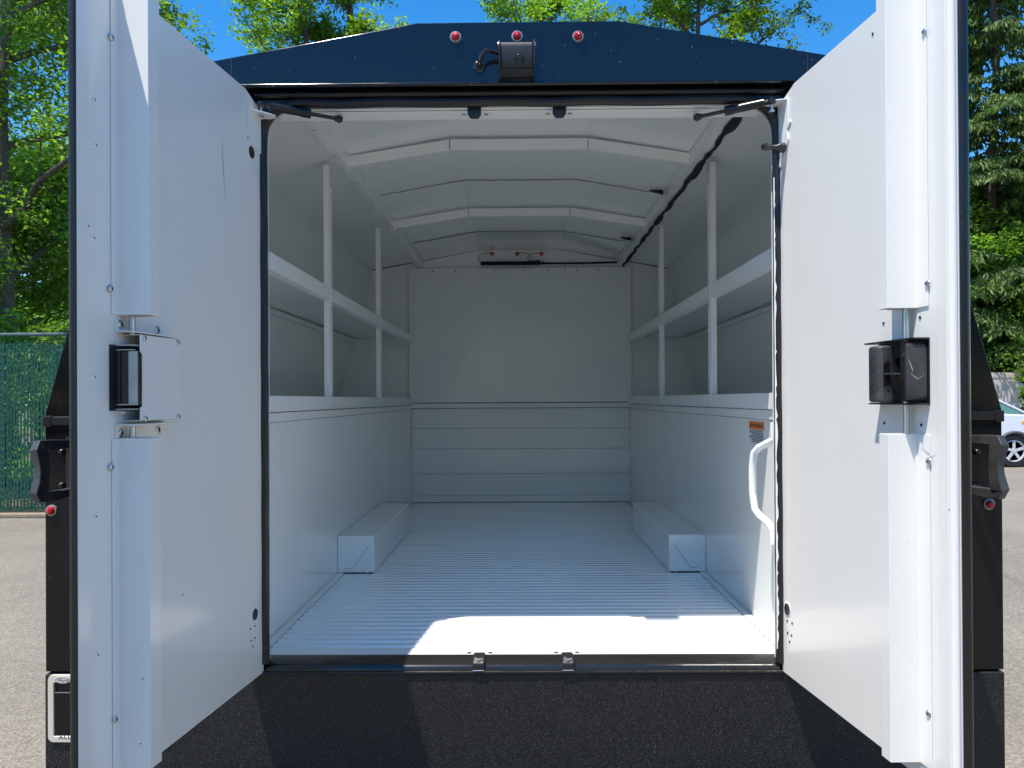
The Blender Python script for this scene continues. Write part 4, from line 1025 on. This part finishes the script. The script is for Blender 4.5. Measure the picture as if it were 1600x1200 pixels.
for cx in (0, -2.65):
    m = MB(); ap = [(X_(cx) + .385 * math.cos(a), CY - .012, .34 + .385 * math.sin(a)) for a in [math.pi * (1.04 - k / 14 * 1.08) for k in range(15)]]; m.tube(ap, .03, 6); m.build('wheel_arch_trim', M['grey_clad'], car)
    w_ = MB(); c_ = Vector((X_(cx), CY + .10, .335))
    for yy, sg in ((CY + .12, -1), (CY + 1.62, 1)):
        c_ = Vector((X_(cx), yy, .335)); r_ = .335; w = .2
        mb = MB(); mb.lathe(c_ - Vector((0, w / 2 * sg, 0)), (0, sg, 0), [(r_ * .62, 0), (r_ * .93, .005), (r_, w * .12), (r_, w * .88), (r_ * .94, w), (r_ * .66, w), (r_ * .63, w - .04)], 36); ty = mb.build('wheel', M['rubber'], car, smooth=30)
        q0 = c_ + Vector((0, w / 2 * sg, 0)); ax = Vector((0, sg, 0)); mb = MB()
        mb.lathe(q0, ax, [(r_ * .67, -.03), (r_ * .67, .004), (r_ * .63, .008), (r_ * .60, -.03)], 36); mb.lathe(q0, ax, [(r_ * .16, -.03), (r_ * .15, .002), (r_ * .05, .004)], 16)
        for k in range(5):
            a = 2 * math.pi * k / 5 + .3; dr = Vector((math.cos(a), 0, math.sin(a))); tn = Vector((-math.sin(a), 0, math.cos(a)))
            mb.frame_box(q0 - ax * .022 + dr * r_ * .12 - tn * r_ * .085, dr * r_ * .50, tn * r_ * .17, ax * .020)
        mb.build('rim', M['alloy'], ty, bevel=.003)
        mb = MB(); mb.lathe(q0, ax, [(r_ * .62, -.035), (r_ * .3, -.034)], 24); mb.build('brake_disc', M['dark'], ty)
m = MB(); m.box(X_(.14), X_(.26), CY - .012, CY + .01, .90, .96); m.build('side_marker', M['amber'], car, bevel=.01)
m = MB(); m.prism([(X_(.35), CY - .006, .92), (X_(.66), CY - .006, .82), (X_(.72), CY - .006, .72), (X_(.45), CY - .006, .80)], (0, .2, 0)); m.build('headlight', M['bezel'], car, bevel=.01)
m = MB(); m.box(X_(-2.2), X_(-.45), CY - .014, CY + .01, .27, .42); m.build('sill_cladding', M['grey_clad'], car, bevel=.01)

# ================================================================== GREENERY AS ONE MASS
rs = np.random.RandomState(77)
def mass(name, label, x0, x1, y0, y1, h0, h1, n, per, L, mat, rad, trunks=0):
    cx = rs.uniform(x0, x1, n); cy = rs.uniform(y0, y1, n)
    hh_ = (h1 - 1.2 * np.abs(np.sin(cx * .45 + 1)) * (h1 - h0) * .4); cz = h0 + (hh_ - h0) * rs.uniform(0, 1, n) ** .8
    me = quads_mesh(name, *leaf_cloud(rs, np.stack([cx, cy, cz], 1), rad * rs.uniform(.5, 1.2, n), per, L), M[mat])
    o = bpy.data.objects.new(name, me); C.objects.link(o); tag(o, label, name.replace('_', ' '), kind='stuff'); return o
mass('undergrowth', 'mixed bright undergrowth crowding the far side of the green slatted fence', -15, 3, 8.7, 11, .2, 3.2, 420, 55, .12, 'leaf_light', .45)
mass('added_treeline', 'unseen line of trees added across from the open doors for the glossy surfaces to reflect', -30, 30, -25, -20, .2, 7.5, 1100, 40, .42, 'leaf_mid', 1.0)  # unseen trees added behind the camera so glossy paint has something to reflect
